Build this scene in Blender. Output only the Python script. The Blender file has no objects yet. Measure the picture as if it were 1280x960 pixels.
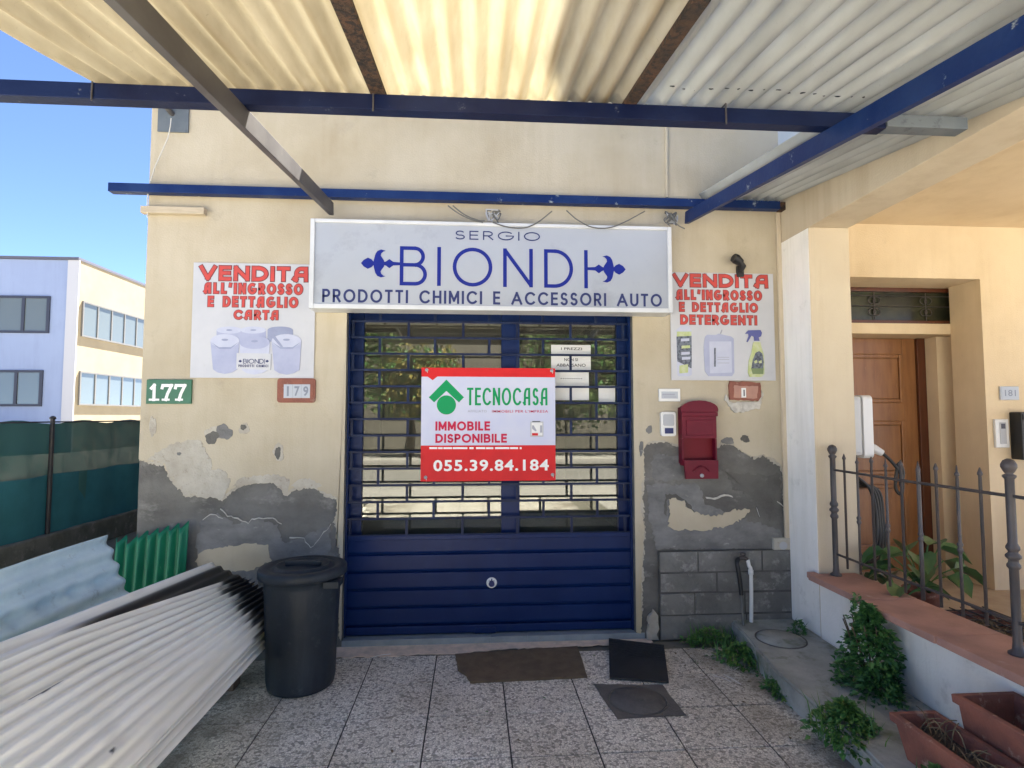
import bpy, bmesh, math, random
from mathutils import Vector, Matrix, Euler, noise
R = math.radians
random.seed(7)
S = bpy.context.scene
COL = S.collection

# ------------------------------------------------------------------ camera
cam_d = bpy.data.cameras.new("camera")
cam = bpy.data.objects.new("camera", cam_d); COL.objects.link(cam); S.camera = cam
cam.location = (0, 0, 1.5)
cam.rotation_euler = (R(90 + 3.308), 0, -R(4.003))
cam_d.sensor_width = 36; cam_d.lens = 700 / 1280 * 36
cam_d.clip_start = .03; cam_d.clip_end = 2000
# ------------------------------------------------------------------ sky + sun
SX, SY, EL = .29, .957, R(60)
w = bpy.data.worlds.new("World"); S.world = w; w.use_nodes = True
nt = w.node_tree
sky = nt.nodes.new("ShaderNodeTexSky"); sky.sky_type = 'NISHITA'; sky.sun_disc = False
sky.sun_elevation = EL; sky.sun_rotation = math.atan2(SX, SY)
sky.air_density = .26; sky.dust_density = .0; sky.ozone_density = 2.6
nt.nodes["Background"].inputs[1].default_value = .055
nt.links.new(sky.outputs[0], nt.nodes["Background"].inputs[0])
sun_d = bpy.data.lights.new("sun", 'SUN'); sun_d.energy = 5; sun_d.angle = R(.5); sun_d.color = (1, .95, .86)
sun = bpy.data.objects.new("sun", sun_d); COL.objects.link(sun)
sun.rotation_euler = Vector((SX * math.cos(EL), SY * math.cos(EL), math.sin(EL))).to_track_quat('Z', 'Y').to_euler()
S.view_settings.view_transform = 'Standard'; S.view_settings.look = 'None'
S.view_settings.exposure = 3.5; S.view_settings.gamma = 1
S.render.engine = 'CYCLES'
S.cycles.max_bounces = 10; S.cycles.diffuse_bounces = 6; S.cycles.transparent_max_bounces = 16

# ------------------------------------------------------------------ helpers
_M = cam.rotation_euler.to_matrix()
def at_y(u, v, y=3.8):                       # where a sight line meets a wall standing at depth y
    d = _M @ Vector(((u - 640) / 700, -(v - 480) / 700, -1)); t = y / d.y
    return (d.x * t, 1.5 + d.z * t)
def at_z(u, v, z=0.0):
    d = _M @ Vector(((u - 640) / 700, -(v - 480) / 700, -1)); t = (z - 1.5) / d.z
    return (d.x * t, d.y * t)

MATS = {}
def new_mat(name):
    m = bpy.data.materials.new(name); m.use_nodes = True
    return m, m.node_tree, m.node_tree.nodes["Principled BSDF"]
def N(t, kind, **kw):
    n = t.nodes.new(kind)
    for k, v in kw.items():
        if hasattr(n, k): setattr(n, k, v)
        else: n.inputs[k].default_value = v
    return n
def ramp(t, src, stops):
    n = t.nodes.new("ShaderNodeValToRGB")
    while len(n.color_ramp.elements) < len(stops): n.color_ramp.elements.new(.5)
    for e, (p, c) in zip(n.color_ramp.elements, stops):
        e.position = p; e.color = (*c, 1) if len(c) == 3 else c
    t.links.new(src, n.inputs[0]); return n
def mixc(t, fac, a, b, blend='MIX'):
    n = t.nodes.new("ShaderNodeMix"); n.data_type = 'RGBA'; n.blend_type = blend
    for s, v in ((0, fac), (6, a), (7, b)):
        if hasattr(v, 'is_linked') or hasattr(v, 'links'): t.links.new(v, n.inputs[s])
        elif s == 0: n.inputs[0].default_value = v
        else: n.inputs[s].default_value = (*v, 1)
    return n.outputs[2]
def coords(t, scale=(1, 1, 1)):
    c = t.nodes.new("ShaderNodeTexCoord"); m = t.nodes.new("ShaderNodeMapping")
    m.inputs['Scale'].default_value = scale
    t.links.new(c.outputs['Object'], m.inputs[0]); return m.outputs[0]
def noise_fac(t, vec, scale, detail=5, rough=.6):
    n = t.nodes.new("ShaderNodeTexNoise"); n.inputs['Scale'].default_value = scale
    n.inputs['Detail'].default_value = detail; n.inputs['Roughness'].default_value = rough
    t.links.new(vec, n.inputs['Vector']); return n.outputs['Fac']
def surf(name, c, rough=.6, c2=None, scale=3, lo=.4, hi=.65, c3=None, scale3=20, lo3=.6, hi3=.72,
         bump=0, bscale=60, metal=0, stretch=(1, 1, 1), spec=.5, coat=0):
    """paint, plaster, metal... : a base colour, broad tonal drift (c2), smaller flecks or stains (c3), fine relief"""
    m, t, p = new_mat(name); v = coords(t, stretch)
    col = None
    if c2:
        f = ramp(t, noise_fac(t, v, scale), [(lo, (0, 0, 0)), (hi, (1, 1, 1))])
        col = mixc(t, f.outputs[0], c, c2)
    if c3:
        f = ramp(t, noise_fac(t, v, scale3, 8, .7), [(lo3, (0, 0, 0)), (hi3, (1, 1, 1))])
        col = mixc(t, f.outputs[0], col if col else c, c3)
    if col: t.links.new(col, p.inputs['Base Color'])
    else: p.inputs['Base Color'].default_value = (*c, 1)
    p.inputs['Roughness'].default_value = rough; p.inputs['Metallic'].default_value = metal
    p.inputs['Specular IOR Level'].default_value = spec
    if coat: p.inputs['Coat Weight'].default_value = coat
    if bump:
        b = t.nodes.new("ShaderNodeBump"); b.inputs['Strength'].default_value = bump; b.inputs['Distance'].default_value = .01
        t.links.new(noise_fac(t, coords(t), bscale, 8), b.inputs['Height']); t.links.new(b.outputs[0], p.inputs['Normal'])
    MATS[name] = m; return m

ROOT = {}
def tag(o, label=None, cat=None, group=None, kind=None):
    for k, v in (('label', label), ('category', cat), ('group', group), ('kind', kind)):
        if v: o[k] = v
    return o
def thing(name, label, cat, loc, group=None):
    o = bpy.data.objects.new(name, None); COL.objects.link(o); o.location = loc; o.empty_display_size = .1
    tag(o, label, cat, group); ROOT[o.name] = Vector(loc); return o
class MB:
    """collects shapes in world metres; build() links them as one mesh object"""
    def __init__(s): s.v = []; s.f = []; s.m = []; s.sm = []; s.attr = None
    def add(s, vs, fs, mi=0, smooth=False):
        b = len(s.v); s.v += [Vector(q) for q in vs]
        for f in fs: s.f.append([b + i for i in f]); s.m.append(mi); s.sm.append(smooth)
        return s
    def bm(s, b, mi=0, smooth=False, M=None):
        b.verts.ensure_lookup_table(); b.verts.index_update()
        s.add([(M @ q.co) if M else q.co.copy() for q in b.verts], [[q.index for q in f.verts] for f in b.faces], mi, smooth); b.free(); return s
    def box(s, x0, x1, y0, y1, z0, z1, mi=0, bev=0, M=None):
        b = bmesh.new(); bmesh.ops.create_cube(b, size=1)
        for q in b.verts: q.co = Vector(((x0 + x1) / 2 + q.co.x * (x1 - x0), (y0 + y1) / 2 + q.co.y * (y1 - y0), (z0 + z1) / 2 + q.co.z * (z1 - z0)))
        if bev: bmesh.ops.bevel(b, geom=b.edges[:], offset=bev, segments=2, affect='EDGES', profile=.6)
        return s.bm(b, mi, False, M)
    def beam(s, a, b_, wx, wz, mi=0, up=(0, 0, 1), bev=.002):
        a = Vector(a); b_ = Vector(b_); d = (b_ - a); L = d.length; d.normalize()
        x = d.cross(Vector(up)).normalized(); z = x.cross(d)
        M = Matrix((x, d, z)).transposed().to_4x4(); M.translation = a
        return s.box(-wx / 2, wx / 2, 0, L, -wz / 2, wz / 2, mi, bev, M)
    def tube(s, pts, r, n=8, mi=0, caps=True, smooth=True):
        pts = [Vector(p) for p in pts]; rs = r if isinstance(r, (list, tuple)) else [r] * len(pts)
        T = [(pts[min(i + 1, len(pts) - 1)] - pts[max(i - 1, 0)]).normalized() for i in range(len(pts))]
        u = T[0].orthogonal().normalized(); vs = []; fs = []
        for i, p in enumerate(pts):
            u = (u - T[i] * u.dot(T[i])).normalized(); w_ = T[i].cross(u)
            for k in range(n):
                a = 2 * math.pi * k / n; vs.append(p + (u * math.cos(a) + w_ * math.sin(a)) * rs[i])
        for i in range(len(pts) - 1):
            for k in range(n): fs.append([i * n + k, i * n + (k + 1) % n, (i + 1) * n + (k + 1) % n, (i + 1) * n + k])
        s.add(vs, fs, mi, smooth)
        if caps:
            s.add(vs[:n][::-1], [list(range(n))], mi); s.add(vs[-n:], [list(range(n))], mi)
        return s
    def lathe(s, prof, c, n=24, mi=0, smooth=True, axis='z', sx=1, sy=1):
        vs = []; fs = []; c = Vector(c)
        for r, z in prof:
            for k in range(n):
                a = 2 * math.pi * k / n; q = Vector((r * math.cos(a) * sx, r * math.sin(a) * sy, z))
                if axis == 'y': q = Vector((q.x, q.z, q.y))
                if axis == 'x': q = Vector((q.z, q.x, q.y))
                vs.append(c + q)
        for i in range(len(prof) - 1):
            for k in range(n): fs.append([i * n + k, i * n + (k + 1) % n, (i + 1) * n + (k + 1) % n, (i + 1) * n + k])
        fs.append(list(range(n))[::-1]); fs.append([(len(prof) - 1) * n + k for k in range(n)])
        return s.add(vs, fs, mi, smooth)
    def prism(s, poly, y0, y1, mi=0, mp=None):
        """polygon in (x,z) with thickness y0 (front) .. y1"""
        b = bmesh.new(); vs = [b.verts.new((x, y0, z)) for x, z in poly]; f = b.faces.new(vs)
        if abs(y1 - y0) > 1e-7:
            g = bmesh.ops.extrude_face_region(b, geom=[f])
            for q in g['geom']:
                if isinstance(q, bmesh.types.BMVert): q.co.y = y1
        bmesh.ops.triangulate(b, faces=[f for f in b.faces if len(f.verts) > 4])
        bmesh.ops.recalc_face_normals(b, faces=b.faces[:])
        if mp:
            for q in b.verts: q.co = mp(q.co)
        return s.bm(b, mi)
    def build(s, name, mats, parent=None, origin=None):
        if not isinstance(mats, (list, tuple)): mats = [mats]
        if parent is not None: o0 = ROOT[parent.name]
        elif origin is not None: o0 = Vector(origin)
        else:
            xs = [q.x for q in s.v]; ys = [q.y for q in s.v]; zs = [q.z for q in s.v]
            o0 = Vector(((min(xs) + max(xs)) / 2, (min(ys) + max(ys)) / 2, min(zs)))
        me = bpy.data.meshes.new(name); me.from_pydata([q - o0 for q in s.v], [], s.f)
        for m in mats: me.materials.append(MATS[m] if isinstance(m, str) else m)
        me.polygons.foreach_set('material_index', s.m); me.polygons.foreach_set('use_smooth', s.sm)
        if s.attr:
            a = me.attributes.new('dark_tone', 'FLOAT', 'POINT'); a.data.foreach_set('value', s.attr)
        me.update(); o = bpy.data.objects.new(name, me); COL.objects.link(o)
        if parent is not None: o.parent = parent
        else: o.location = o0
        ROOT[o.name] = o0; return o

def sig(a): return 1 / (1 + math.exp(max(-60, min(60, -a))))
def rough_line(pts, amp=.006, step=.016, seed=0):
    """a broken edge: subdivides a polyline and shakes it"""
    out = []; rnd = random.Random(seed)
    for (x0, z0), (x1, z1) in zip(pts, pts[1:]):
        n = max(1, int(math.hypot(x1 - x0, z1 - z0) / step))
        for i in range(n):
            t = i / n; q_ = noise.noise(Vector((x0 * 9 + t * n * .11, z0 * 9 + seed, .7))) * amp * 1.5
            out.append((x0 + (x1 - x0) * t + (rnd.uniform(-amp, amp) + q_ if i else 0), z0 + (z1 - z0) * t + (rnd.uniform(-amp, amp) + q_ if i else 0)))
    out.append(pts[-1]); return out
def rough_poly(pts, amp=.006, step=.016, seed=0): return rough_line(list(pts) + [pts[0]], amp, step, seed)[:-1]
def blob(cx, cz, rx, rz, n=26, k=.25, seed=0):
    rnd = random.Random(seed); ph = [rnd.uniform(0, 6.28) for _ in range(4)]
    return [(cx + rx * math.cos(a) * q, cz + rz * math.sin(a) * q) for i in range(n) for a in [2 * math.pi * i / n]
            for q in [1 + k * (.5 * math.sin(2 * a + ph[0]) + .35 * math.sin(3 * a + ph[1]) + .3 * math.sin(5 * a + ph[2]) + .2 * math.sin(9 * a + ph[3]))]]
# --- lettering
def text_geo(body, offset=0, res=3, sp=1):
    c = bpy.data.curves.new("t", 'FONT'); c.body = body; c.offset = offset; c.resolution_u = res; c.fill_mode = 'FRONT'; c.space_character = sp
    o = bpy.data.objects.new("t", c); COL.objects.link(o); bpy.context.view_layer.update()
    me = bpy.data.meshes.new_from_object(o.evaluated_get(bpy.context.evaluated_depsgraph_get()))
    vs = [q.co.copy() for q in me.vertices]; fs = [list(p.vertices) for p in me.polygons]
    bpy.data.objects.remove(o); bpy.data.curves.remove(c); bpy.data.meshes.remove(me); return vs, fs
def text(mb, body, x0, x1, z0, z1, y, mi=0, offset=0, sp=1):
    vs, fs = text_geo(body, offset, 3, sp)
    ax = min(q.x for q in vs); bx = max(q.x for q in vs); ay = min(q.y for q in vs); by = max(q.y for q in vs)
    mb.add([(x0 + (q.x - ax) / (bx - ax) * (x1 - x0), y, z0 + (q.y - ay) / (by - ay) * (z1 - z0)) for q in vs], fs, mi)
def arc(cx, cy, rx, ry, a0, a1, n=18): return [(cx + rx * math.cos(R(a0 + (a1 - a0) * i / n)), cy + ry * math.sin(R(a0 + (a1 - a0) * i / n))) for i in range(n + 1)]
G = {  # stroke letters: width, strokes in a 0..1 high box
 'A': (.95, [[(0, 0), (.475, .97)], [(.95, 0), (.475, .97)], [(.17, .32), (.78, .32)]]),
 'B': (.66, [[(0, 0), (0, 1), (.36, 1)] + arc(.36, .765, .24, .235, 90, -90) + [(0, .53)], [(0, .53), (.38, .53)] + arc(.38, .265, .28, .265, 90, -90) + [(0, 0)]]),
 'C': (.9, [arc(.5, .5, .5, .5, 45, 315, 28)]),
 'D': (.76, [[(0, 0), (0, 1), (.26, 1)] + arc(.26, .5, .5, .5, 90, -90, 24) + [(0, 0)]]),
 'E': (.52, [[(.52, 1), (0, 1), (0, 0), (.52, 0)], [(0, .52), (.48, .52)]]),
 'G': (.98, [arc(.5, .5, .5, .5, 45, 360, 30) + [(.52, .5)]]),
 'H': (.68, [[(0, 0), (0, 1)], [(.68, 0), (.68, 1)], [(0, .52), (.68, .52)]]),
 'I': (.0, [[(0, 0), (0, 1)]]),
 'L': (.46, [[(0, 1), (0, 0), (.46, 0)]]),
 'M': (.86, [[(0, 0), (0, 1)], [(.04, .96), (.43, .2), (.82, .96)], [(.86, 0), (.86, 1)]]),
 'N': (.72, [[(0, 0), (0, 1)], [(.03, .96), (.69, .04)], [(.72, 0), (.72, 1)]]),
 'O': (1.0, [arc(.5, .5, .5, .5, 90, 450, 36)]),
 'P': (.56, [[(0, 0), (0, 1), (.3, 1)] + arc(.3, .73, .27, .27, 90, -90) + [(0, .46)]]),
 'R': (.6, [[(0, 0), (0, 1), (.3, 1)] + arc(.3, .73, .27, .27, 90, -90) + [(0, .46)], [(.28, .46), (.6, 0)]]),
 'S': (.56, [arc(.28, .74, .25, .26, 35, 270, 16) + arc(.28, .25, .28, .25, 90, -150, 16)[1:]]),
 'T': (.58, [[(0, 1), (.58, 1)], [(.29, 1), (.29, 0)]]),
 'U': (.68, [[(0, 1), (0, .34)] + arc(.34, .34, .34, .34, 180, 360) + [(.68, 1)]]),
 'V': (.8, [[(0, 1), (.4, .03)], [(.8, 1), (.4, .03)]]),
 "'": (.1, [[(.06, 1), (.02, .78)]]),
 ' ': (.4, []),
}
GA = dict(G); GA['A'] = (.8, [[(-.02, .1), (.1, 0), (.12, .35)] + arc(.42, .55, .3, .45, 190, 90, 10) + [(.7, 1), (.72, 0)], [(.25, .42), (.72, .42)]])
GA['M'] = (.86, [[(0, 0), (0, .6)] + arc(.22, .65, .22, .35, 180, 0, 10) + [(.43, .1)], [(.43, .6)] + arc(.65, .65, .22, .35, 180, 0, 10) + [(.86, 0)]])
GA['G'] = (.98, [arc(.5, .5, .5, .5, 70, 335, 26) + [(.97, .44), (.66, .44)]])
def ribbon(mb, pts, wd, y, mi, mp):
    P = [Vector(p) for p in pts]; n = len(P); L = []
    for i in range(1, n - 1):                       # a sharp turn: lift the pen and start a new stroke
        if (P[i] - P[i - 1]).normalized().dot((P[i + 1] - P[i]).normalized()) < -.2:
            ribbon(mb, pts[:i + 1], wd, y, mi, mp); ribbon(mb, pts[i:], wd, y - .00007, mi, mp); return
    closed = (P[0] - P[-1]).length < 1e-6
    if not closed:                                  # square pen ends
        P[0] = P[0] + (P[0] - P[1]).normalized() * wd * .48; P[-1] = P[-1] + (P[-1] - P[-2]).normalized() * wd * .48
    for i in range(n):
        a = P[i] - P[i - 1] if i else (P[-1] - P[-2] if closed else P[1] - P[0])
        b = P[i + 1] - P[i] if i < n - 1 else (P[1] - P[0] if closed else P[-1] - P[-2])
        a.normalize(); b.normalize(); t = (a + b)
        t = t.normalized() if t.length > 1e-4 else a
        nn = Vector((-t.y, t.x)); q_ = abs(nn.dot(Vector((-a.y, a.x)))); k = 1 / q_ if q_ > .68 else 1.1
        L.append((P[i] + nn * wd / 2 * k, P[i] - nn * wd / 2 * k))
    vs = []; fs = []
    for a, b in L: vs += [mp(a, y), mp(b, y)]
    for i in range(n - 1): fs.append([2 * i, 2 * i + 1, 2 * i + 3, 2 * i + 2])
    mb.add(vs, fs, mi)
def stroke_text(mb, body, x0, x1, z0, z1, y, wt, gap=.3, mi=0, glyphs=G, grow=0, slab=False):
    """letters drawn with a pen of width wt (in letter heights), fitted to the box; grow widens the pen only"""
    h = 1 - wt; x = wt / 2; lay = []; n = len(body); gsum = sum(glyphs[c][0] for c in body) * h
    wx = max(.3, ((x1 - x0) / (z1 - z0) - n * (gap + wt) + gap) / gsum)          # letters widened so the pen keeps its shape
    for ch in body:
        gw, st = glyphs[ch]; lay.append((x, st)); x += gw * h * wx + gap + wt
    tot = x - gap - wt / 2; kx = (x1 - x0) / tot; kz = (z1 - z0); i = 0
    for ox, st in lay:
        for q in st:
            i += 1
            ribbon(mb, [(ox + px * h * wx, wt / 2 + pz * h) for px, pz in q], wt + grow, y - .00012 * (i % 9), mi,
                   lambda p, yy: (x0 + p.x * kx, yy, z0 + p.y * kz))
# --- corrugated sheet over any surface function f(u,v)->point; waves run along v
def corr(mb, f, nper, nu=8, nv=30, amp=.012, th=.003, mi=0, v0=lambda u: 0, v1=lambda u: 1, ph=0):
    nU = nper * nu; grid = []
    for i in range(nU + 1):
        u = i / nU; row = []
        for j in range(nv + 1):
            v = v0(u) + (v1(u) - v0(u)) * j / nv; e = 1e-3
            p = Vector(f(u, v)); n = (Vector(f(u + e, v)) - p).cross(Vector(f(u, v + e)) - p).normalized()
            if n.z < 0: n = -n
            h = amp * math.cos(2 * math.pi * nper * u + ph)
            row.append((p + n * h, p + n * (h - th)))
        grid.append(row)
    W = nv + 1; top = [q[0] for r in grid for q in r]; bot = [q[1] for r in grid for q in r]; n = len(top); fs = []
    for i in range(nU):
        for j in range(nv):
            a, b, c, d = i * W + j, i * W + j + 1, (i + 1) * W + j + 1, (i + 1) * W + j
            fs += [[a, d, c, b], [n + a, n + b, n + c, n + d]]
    for j in range(nv):
        fs += [[j, j + 1, n + j + 1, n + j], [nU * W + j, n + nU * W + j, n + nU * W + j + 1, nU * W + j + 1]]
    for i in range(nU):
        fs += [[i * W, n + i * W, n + (i + 1) * W, (i + 1) * W], [i * W + nv, (i + 1) * W + nv, n + (i + 1) * W + nv, n + i * W + nv]]
    mb.add(top + bot, fs, mi, True); return grid

# ------------------------------------------------------------------ materials
surf('plaster', (0.49, 0.435, 0.33), .85, (0.416, 0.355, 0.249), 1.3, c3=(0.359, 0.311, 0.233), scale3=5, lo3=.6, hi3=.8, bump=.25, bscale=90)
surf('pale_plaster', (0.473, 0.443, 0.375), .9, (0.375, 0.338, 0.277), 7, c3=(0.270, 0.232, 0.188), scale3=26, lo3=.58, hi3=.7, bump=.7, bscale=45)
surf('cement', (.18, .174, .16), .92, (.095, .091, .083), 2.6, lo=.36, hi=.68, c3=(.28, .27, .25), scale3=5, lo3=.55, hi3=.72, bump=.9, bscale=30, stretch=(1, 1, 1.6))
surf('cement_light', (.22, .218, .21), .92, (.13, .128, .125), 5, lo=.36, hi=.66, c3=(.32, .31, .29), scale3=14, bump=.7, bscale=40, stretch=(1, 1, 1.8))
surf('cement_dark', (.13, .125, .113), .92, (.09, .087, .077), 4, c3=(.2, .195, .18), scale3=9, lo3=.58, hi3=.74, bump=.8, bscale=36)
surf('crack_white', (.55, .53, .48), .9, (.4, .38, .34), 25, bump=.4)
surf('stone_block', (.2, .195, .178), .92, (.125, .12, .11), 4, lo=.36, hi=.66, c3=(.32, .31, .285), scale3=11, lo3=.55, hi3=.7, bump=1.2, bscale=24)
surf('plinth_joint', (.075, .072, .064), .95, (.12, .115, .105), 8, bump=.8)
surf('mortar', (.05, .047, .042), .95, bump=.5)
surf('blue_paint', (.0035, .0075, .034), .45, (.007, .014, .05), 4, c3=(.12, .13, .15), scale3=16, lo3=.64, hi3=.71, bump=.15, bscale=40, spec=.2)
surf('blue_beam', (.0045, .018, .09), .45, (.012, .032, .115), 4, c3=(.25, .28, .3), scale3=11, lo3=.62, hi3=.67, bump=.2, bscale=40, spec=.2)
surf('shutter_blue', (.0025, .0165, .085), .36, (.005, .022, .1), 2.5, c3=(.014, .03, .085), scale3=14, bump=.06, bscale=30, spec=.22)
surf('grille_blue', (.006, .012, .042), .4, (.012, .024, .07), 10, c3=(.08, .09, .11), scale3=40, lo3=.64, hi3=.72, spec=.2)
surf('grey_steel', (.075, .07, .07), .5, (.045, .04, .042), 4, c3=(.14, .12, .11), scale3=12, lo3=.62, hi3=.74)
surf('rust', (.085, .04, .02), .9, (.04, .024, .015), 9, c3=(.014, .01, .009), scale3=40, lo3=.47, hi3=.56, bump=1.2, bscale=70)
surf('galv', (.52, .66, .71), .4, (.42, .56, .63), 5, c3=(.28, .35, .38), scale3=14, lo3=.6, hi3=.76, bump=.1)
surf('sill_stone', (.25, .29, .32), .5, (.2, .235, .26), 9, c3=(.24, .26, .27), scale3=30)
surf('pink_mortar', (.8, .63, .49), .9, (.6, .49, .39), 12, c3=(.85, .75, .62), scale3=30, bump=.8, bscale=50)
surf('white_frame', (0.608, 0.624, 0.640), .35, (0.546, 0.562, 0.577), 5)
surf('sign_panel', (.385, .412, .455), .22, (.345, .372, .418), 1.3, lo=.35, hi=.7, c3=(.3, .32, .355), scale3=2.2, lo3=.56, hi3=.72)
surf('navy', (.012, .022, .21), .35, spec=.22)
surf('navy_dark', (.03, .04, .13), .35, spec=.22)
surf('poster_white', (.52, .525, .55), .42, (.46, .47, .5), 2.5, c3=(.4, .4, .4), scale3=9, lo3=.64, hi3=.8)
surf('poster_red', (.55, .07, .06), .45, (.46, .075, .065), 20, spec=.22)
surf('poster_dark', (.16, .035, .04), .5)
surf('print_lilac', (0.368, 0.392, 0.528), .45, (0.320, 0.344, 0.488), 9); surf('print_lilac_dark', (0.240, 0.264, 0.384), .45, (0.280, 0.312, 0.440), 14)
surf('print_lilac_pale', (0.480, 0.504, 0.608), .45, (0.432, 0.456, 0.576), 12)
surf('print_green', (.42, .48, .2), .45, (.5, .54, .34), 30); surf('print_dark', (.06, .07, .1), .45, (.14, .16, .2), 60, lo=.45, hi=.55)
surf('print_green_dark', (.16, .22, .1), .45); surf('print_blue', (.08, .09, .28), .45); surf('print_grey', (.33, .34, .4), .5)
surf('green_plate', (.025, .12, .055), .35, (.03, .14, .07), 12); surf('white_paint', (.8, .8, .78), .4)
surf('terracotta', (.27, .1, .068), .8, (.19, .075, .055), 6, c3=(.5, .36, .28), scale3=13, lo3=.6, hi3=.74, bump=.5)
surf('coping_tile', (.46, .25, .19), .75, (.33, .18, .14), 4, c3=(.5, .36, .3), scale3=12, lo3=.6, hi3=.75, bump=.4)
surf('tile_grey', (.42, .45, .5), .3); surf('digit_dark', (.06, .06, .08), .4); surf('digit_grey', (.2, .22, .27), .4)
surf('banner_red', (.62, .015, .02), .45, (.56, .014, .02), 8, spec=.22); surf('banner_white', (0.512, 0.536, 0.688), .45, (0.560, 0.576, 0.688), 4); surf('banner_green', (.0, .28, .09), .45, spec=.22)
surf('banner_crimson', (.52, .012, .06), .45, spec=.22); surf('plastic_white', (.72, .72, .7), .35); surf('plastic_grey', (.42, .43, .45), .4)
surf('mail_red', (.115, .004, .017), .42, (.14, .006, .021), 8, bump=.05, spec=.22); surf('mail_dark', (.14, .006, .014), .5, spec=.22)
surf('black', (.012, .012, .013), .5); surf('black_soft', (.02, .02, .022), .8, (.03, .03, .032), 9)
surf('bin', (.016, .021, .027), .45, (.026, .032, .04), 3, c3=(.06, .065, .07), scale3=16, lo3=.58, hi3=.78, bump=.12, bscale=30, spec=.25)
surf('rope', (.6, .58, .52), .8); surf('cable_grey', (.12, .12, .11), .6); surf('weathered_zinc', (.13, .15, .165), .5, (.09, .11, .13), 6, c3=(.05, .06, .075), scale3=18)
surf('wood_pale', (.5, .42, .3), .8, (.42, .35, .25), 9, stretch=(1, 8, 8))
surf('iron', (.05, .047, .05), .5, (.075, .06, .055), 9, c3=(.13, .075, .05), scale3=30, lo3=.62, hi3=.72, bump=.3)
surf('white_wall', (.92, .89, .82), .85, (.83, .81, .75), 2, c3=(.55, .53, .47), scale3=5, lo3=.6, hi3=.8, bump=.3, bscale=70)
surf('house_white', (.9, .86, .76), .85, (.86, .82, .72), 2, bump=.2)
surf('ochre', (.72, .59, .4), .85, (.65, .52, .34), 1.6, c3=(.55, .44, .3), scale3=6, lo3=.63, hi3=.85, bump=.3, bscale=90)
surf('porch_cream', (.58, .5, .37), .85, (.54, .455, .33), 1.6, c3=(.45, .39, .3), scale3=4, lo3=.64, hi3=.85, bump=.25, bscale=90)
surf('porch_floor', (.4, .33, .25), .6, (.34, .27, .2), 8)
surf('door_wood', (.3, .135, .05), .38, (.22, .095, .034), 3, stretch=(9, 9, 1), c3=(.36, .17, .07), scale3=6, bump=.1)
surf('door_dark', (.11, .032, .012), .4, (.085, .025, .01), 4, stretch=(9, 9, 1))
surf('dark_glass', (.02, .022, .014), .15, (.05, .055, .03), 5)
surf('mat_brown', (.2, .145, .09), .95, (.155, .11, .068), 14, c3=(.26, .2, .14), scale3=60, bump=1.2, bscale=220)
surf('mat_black', (.016, .017, .019), .7, (.026, .027, .03), 6, bump=.3, bscale=120)
surf('drain_cement', (.135, .125, .115), .9, (.1, .095, .088), 12, c3=(.19, .18, .16), scale3=40, bump=.6, bscale=90)
surf('step_cement', (.46, .46, .42), .92, (.25, .26, .225), 3.2, lo=.36, hi=.66, c3=(.15, .17, .1), scale3=6, lo3=.54, hi3=.7, bump=.9, bscale=40)
surf('soil', (.07, .052, .035), .95, (.045, .034, .024), 20, bump=1, bscale=60)
surf('leaf', (.06, .17, .04), .5, (.085, .2, .045), 14, c3=(.16, .17, .05), scale3=30, lo3=.66, hi3=.72); surf('leaf_dark', (.036, .11, .034), .45, (.05, .135, .038), 14)
surf('leaf_bright', (.1, .2, .04), .55, (.07, .15, .03), 14, c3=(.25, .2, .07), scale3=25, lo3=.62, hi3=.7); surf('leaf_big', (.04, .11, .03), .4, (.06, .14, .045), 12); surf('dry', (.2, .15, .09), .9, (.12, .09, .05), 9)
surf('bark', (.12, .085, .055), .95, (.07, .05, .035), 8, stretch=(1, 1, .3), bump=.8)
surf('leaf_tree', (.07, .11, .025), .6, (.1, .13, .03), 3); surf('leaf_tree_yellow', (.22, .17, .03), .6, (.14, .13, .03), 3)
surf('green_panel', (.012, .165, .085), .32, (.02, .22, .11), 8, c3=(.3, .42, .36), scale3=16, lo3=.65, hi3=.72, stretch=(1, 1, .3), spec=.3)
surf('office_shade_lilac', (.3, .365, .54), .8, (.28, .34, .51), .3); surf('office_sun_ochre', (.33, .27, .18), .85, (.29, .235, .155), .8, bump=.2, bscale=8)  # blue of shade and yellow of sun put into the two walls' colours
surf('office_white', (.5, .5, .54), .8); surf('frame_dark', (.03, .035, .06), .5); surf('frame_grey', (.16, .155, .15), .5); surf('roof_edge', (.1, .1, .13), .6)
surf('ground_earth', (.2, .185, .15), .95, (.15, .14, .1), 1.5, c3=(.09, .11, .04), scale3=5, bump=.6, bscale=15)
surf('street_asphalt', (.25, .235, .215), .9, (.21, .2, .18), .8, c3=(.13, .125, .12), scale3=90); surf('street_paving', (.4, .375, .34), .9, (.34, .32, .29), 2)
surf('low_wall', (.22, .21, .17), .95, (.14, .135, .1), 4, c3=(.32, .3, .25), scale3=9, lo3=.55, hi3=.7, bump=.9, bscale=22)
surf('street_wall', (.16, .145, .12), .9, (.12, .11, .09), 1)
surf('room_wall', (.3, .28, .24), .9); surf('room_floor', (.22, .2, .17), .5); surf('paper', (.74, .74, .72), .6, (.68, .68, .67), 6); surf('timber', (.16, .11, .07), .9, (.1, .07, .045), 7, stretch=(1, 6, 6))
surf('charger_grey', (.5, .51, .52), .35); surf('charger_white', (0.640, 0.640, 0.640), .3)
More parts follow.
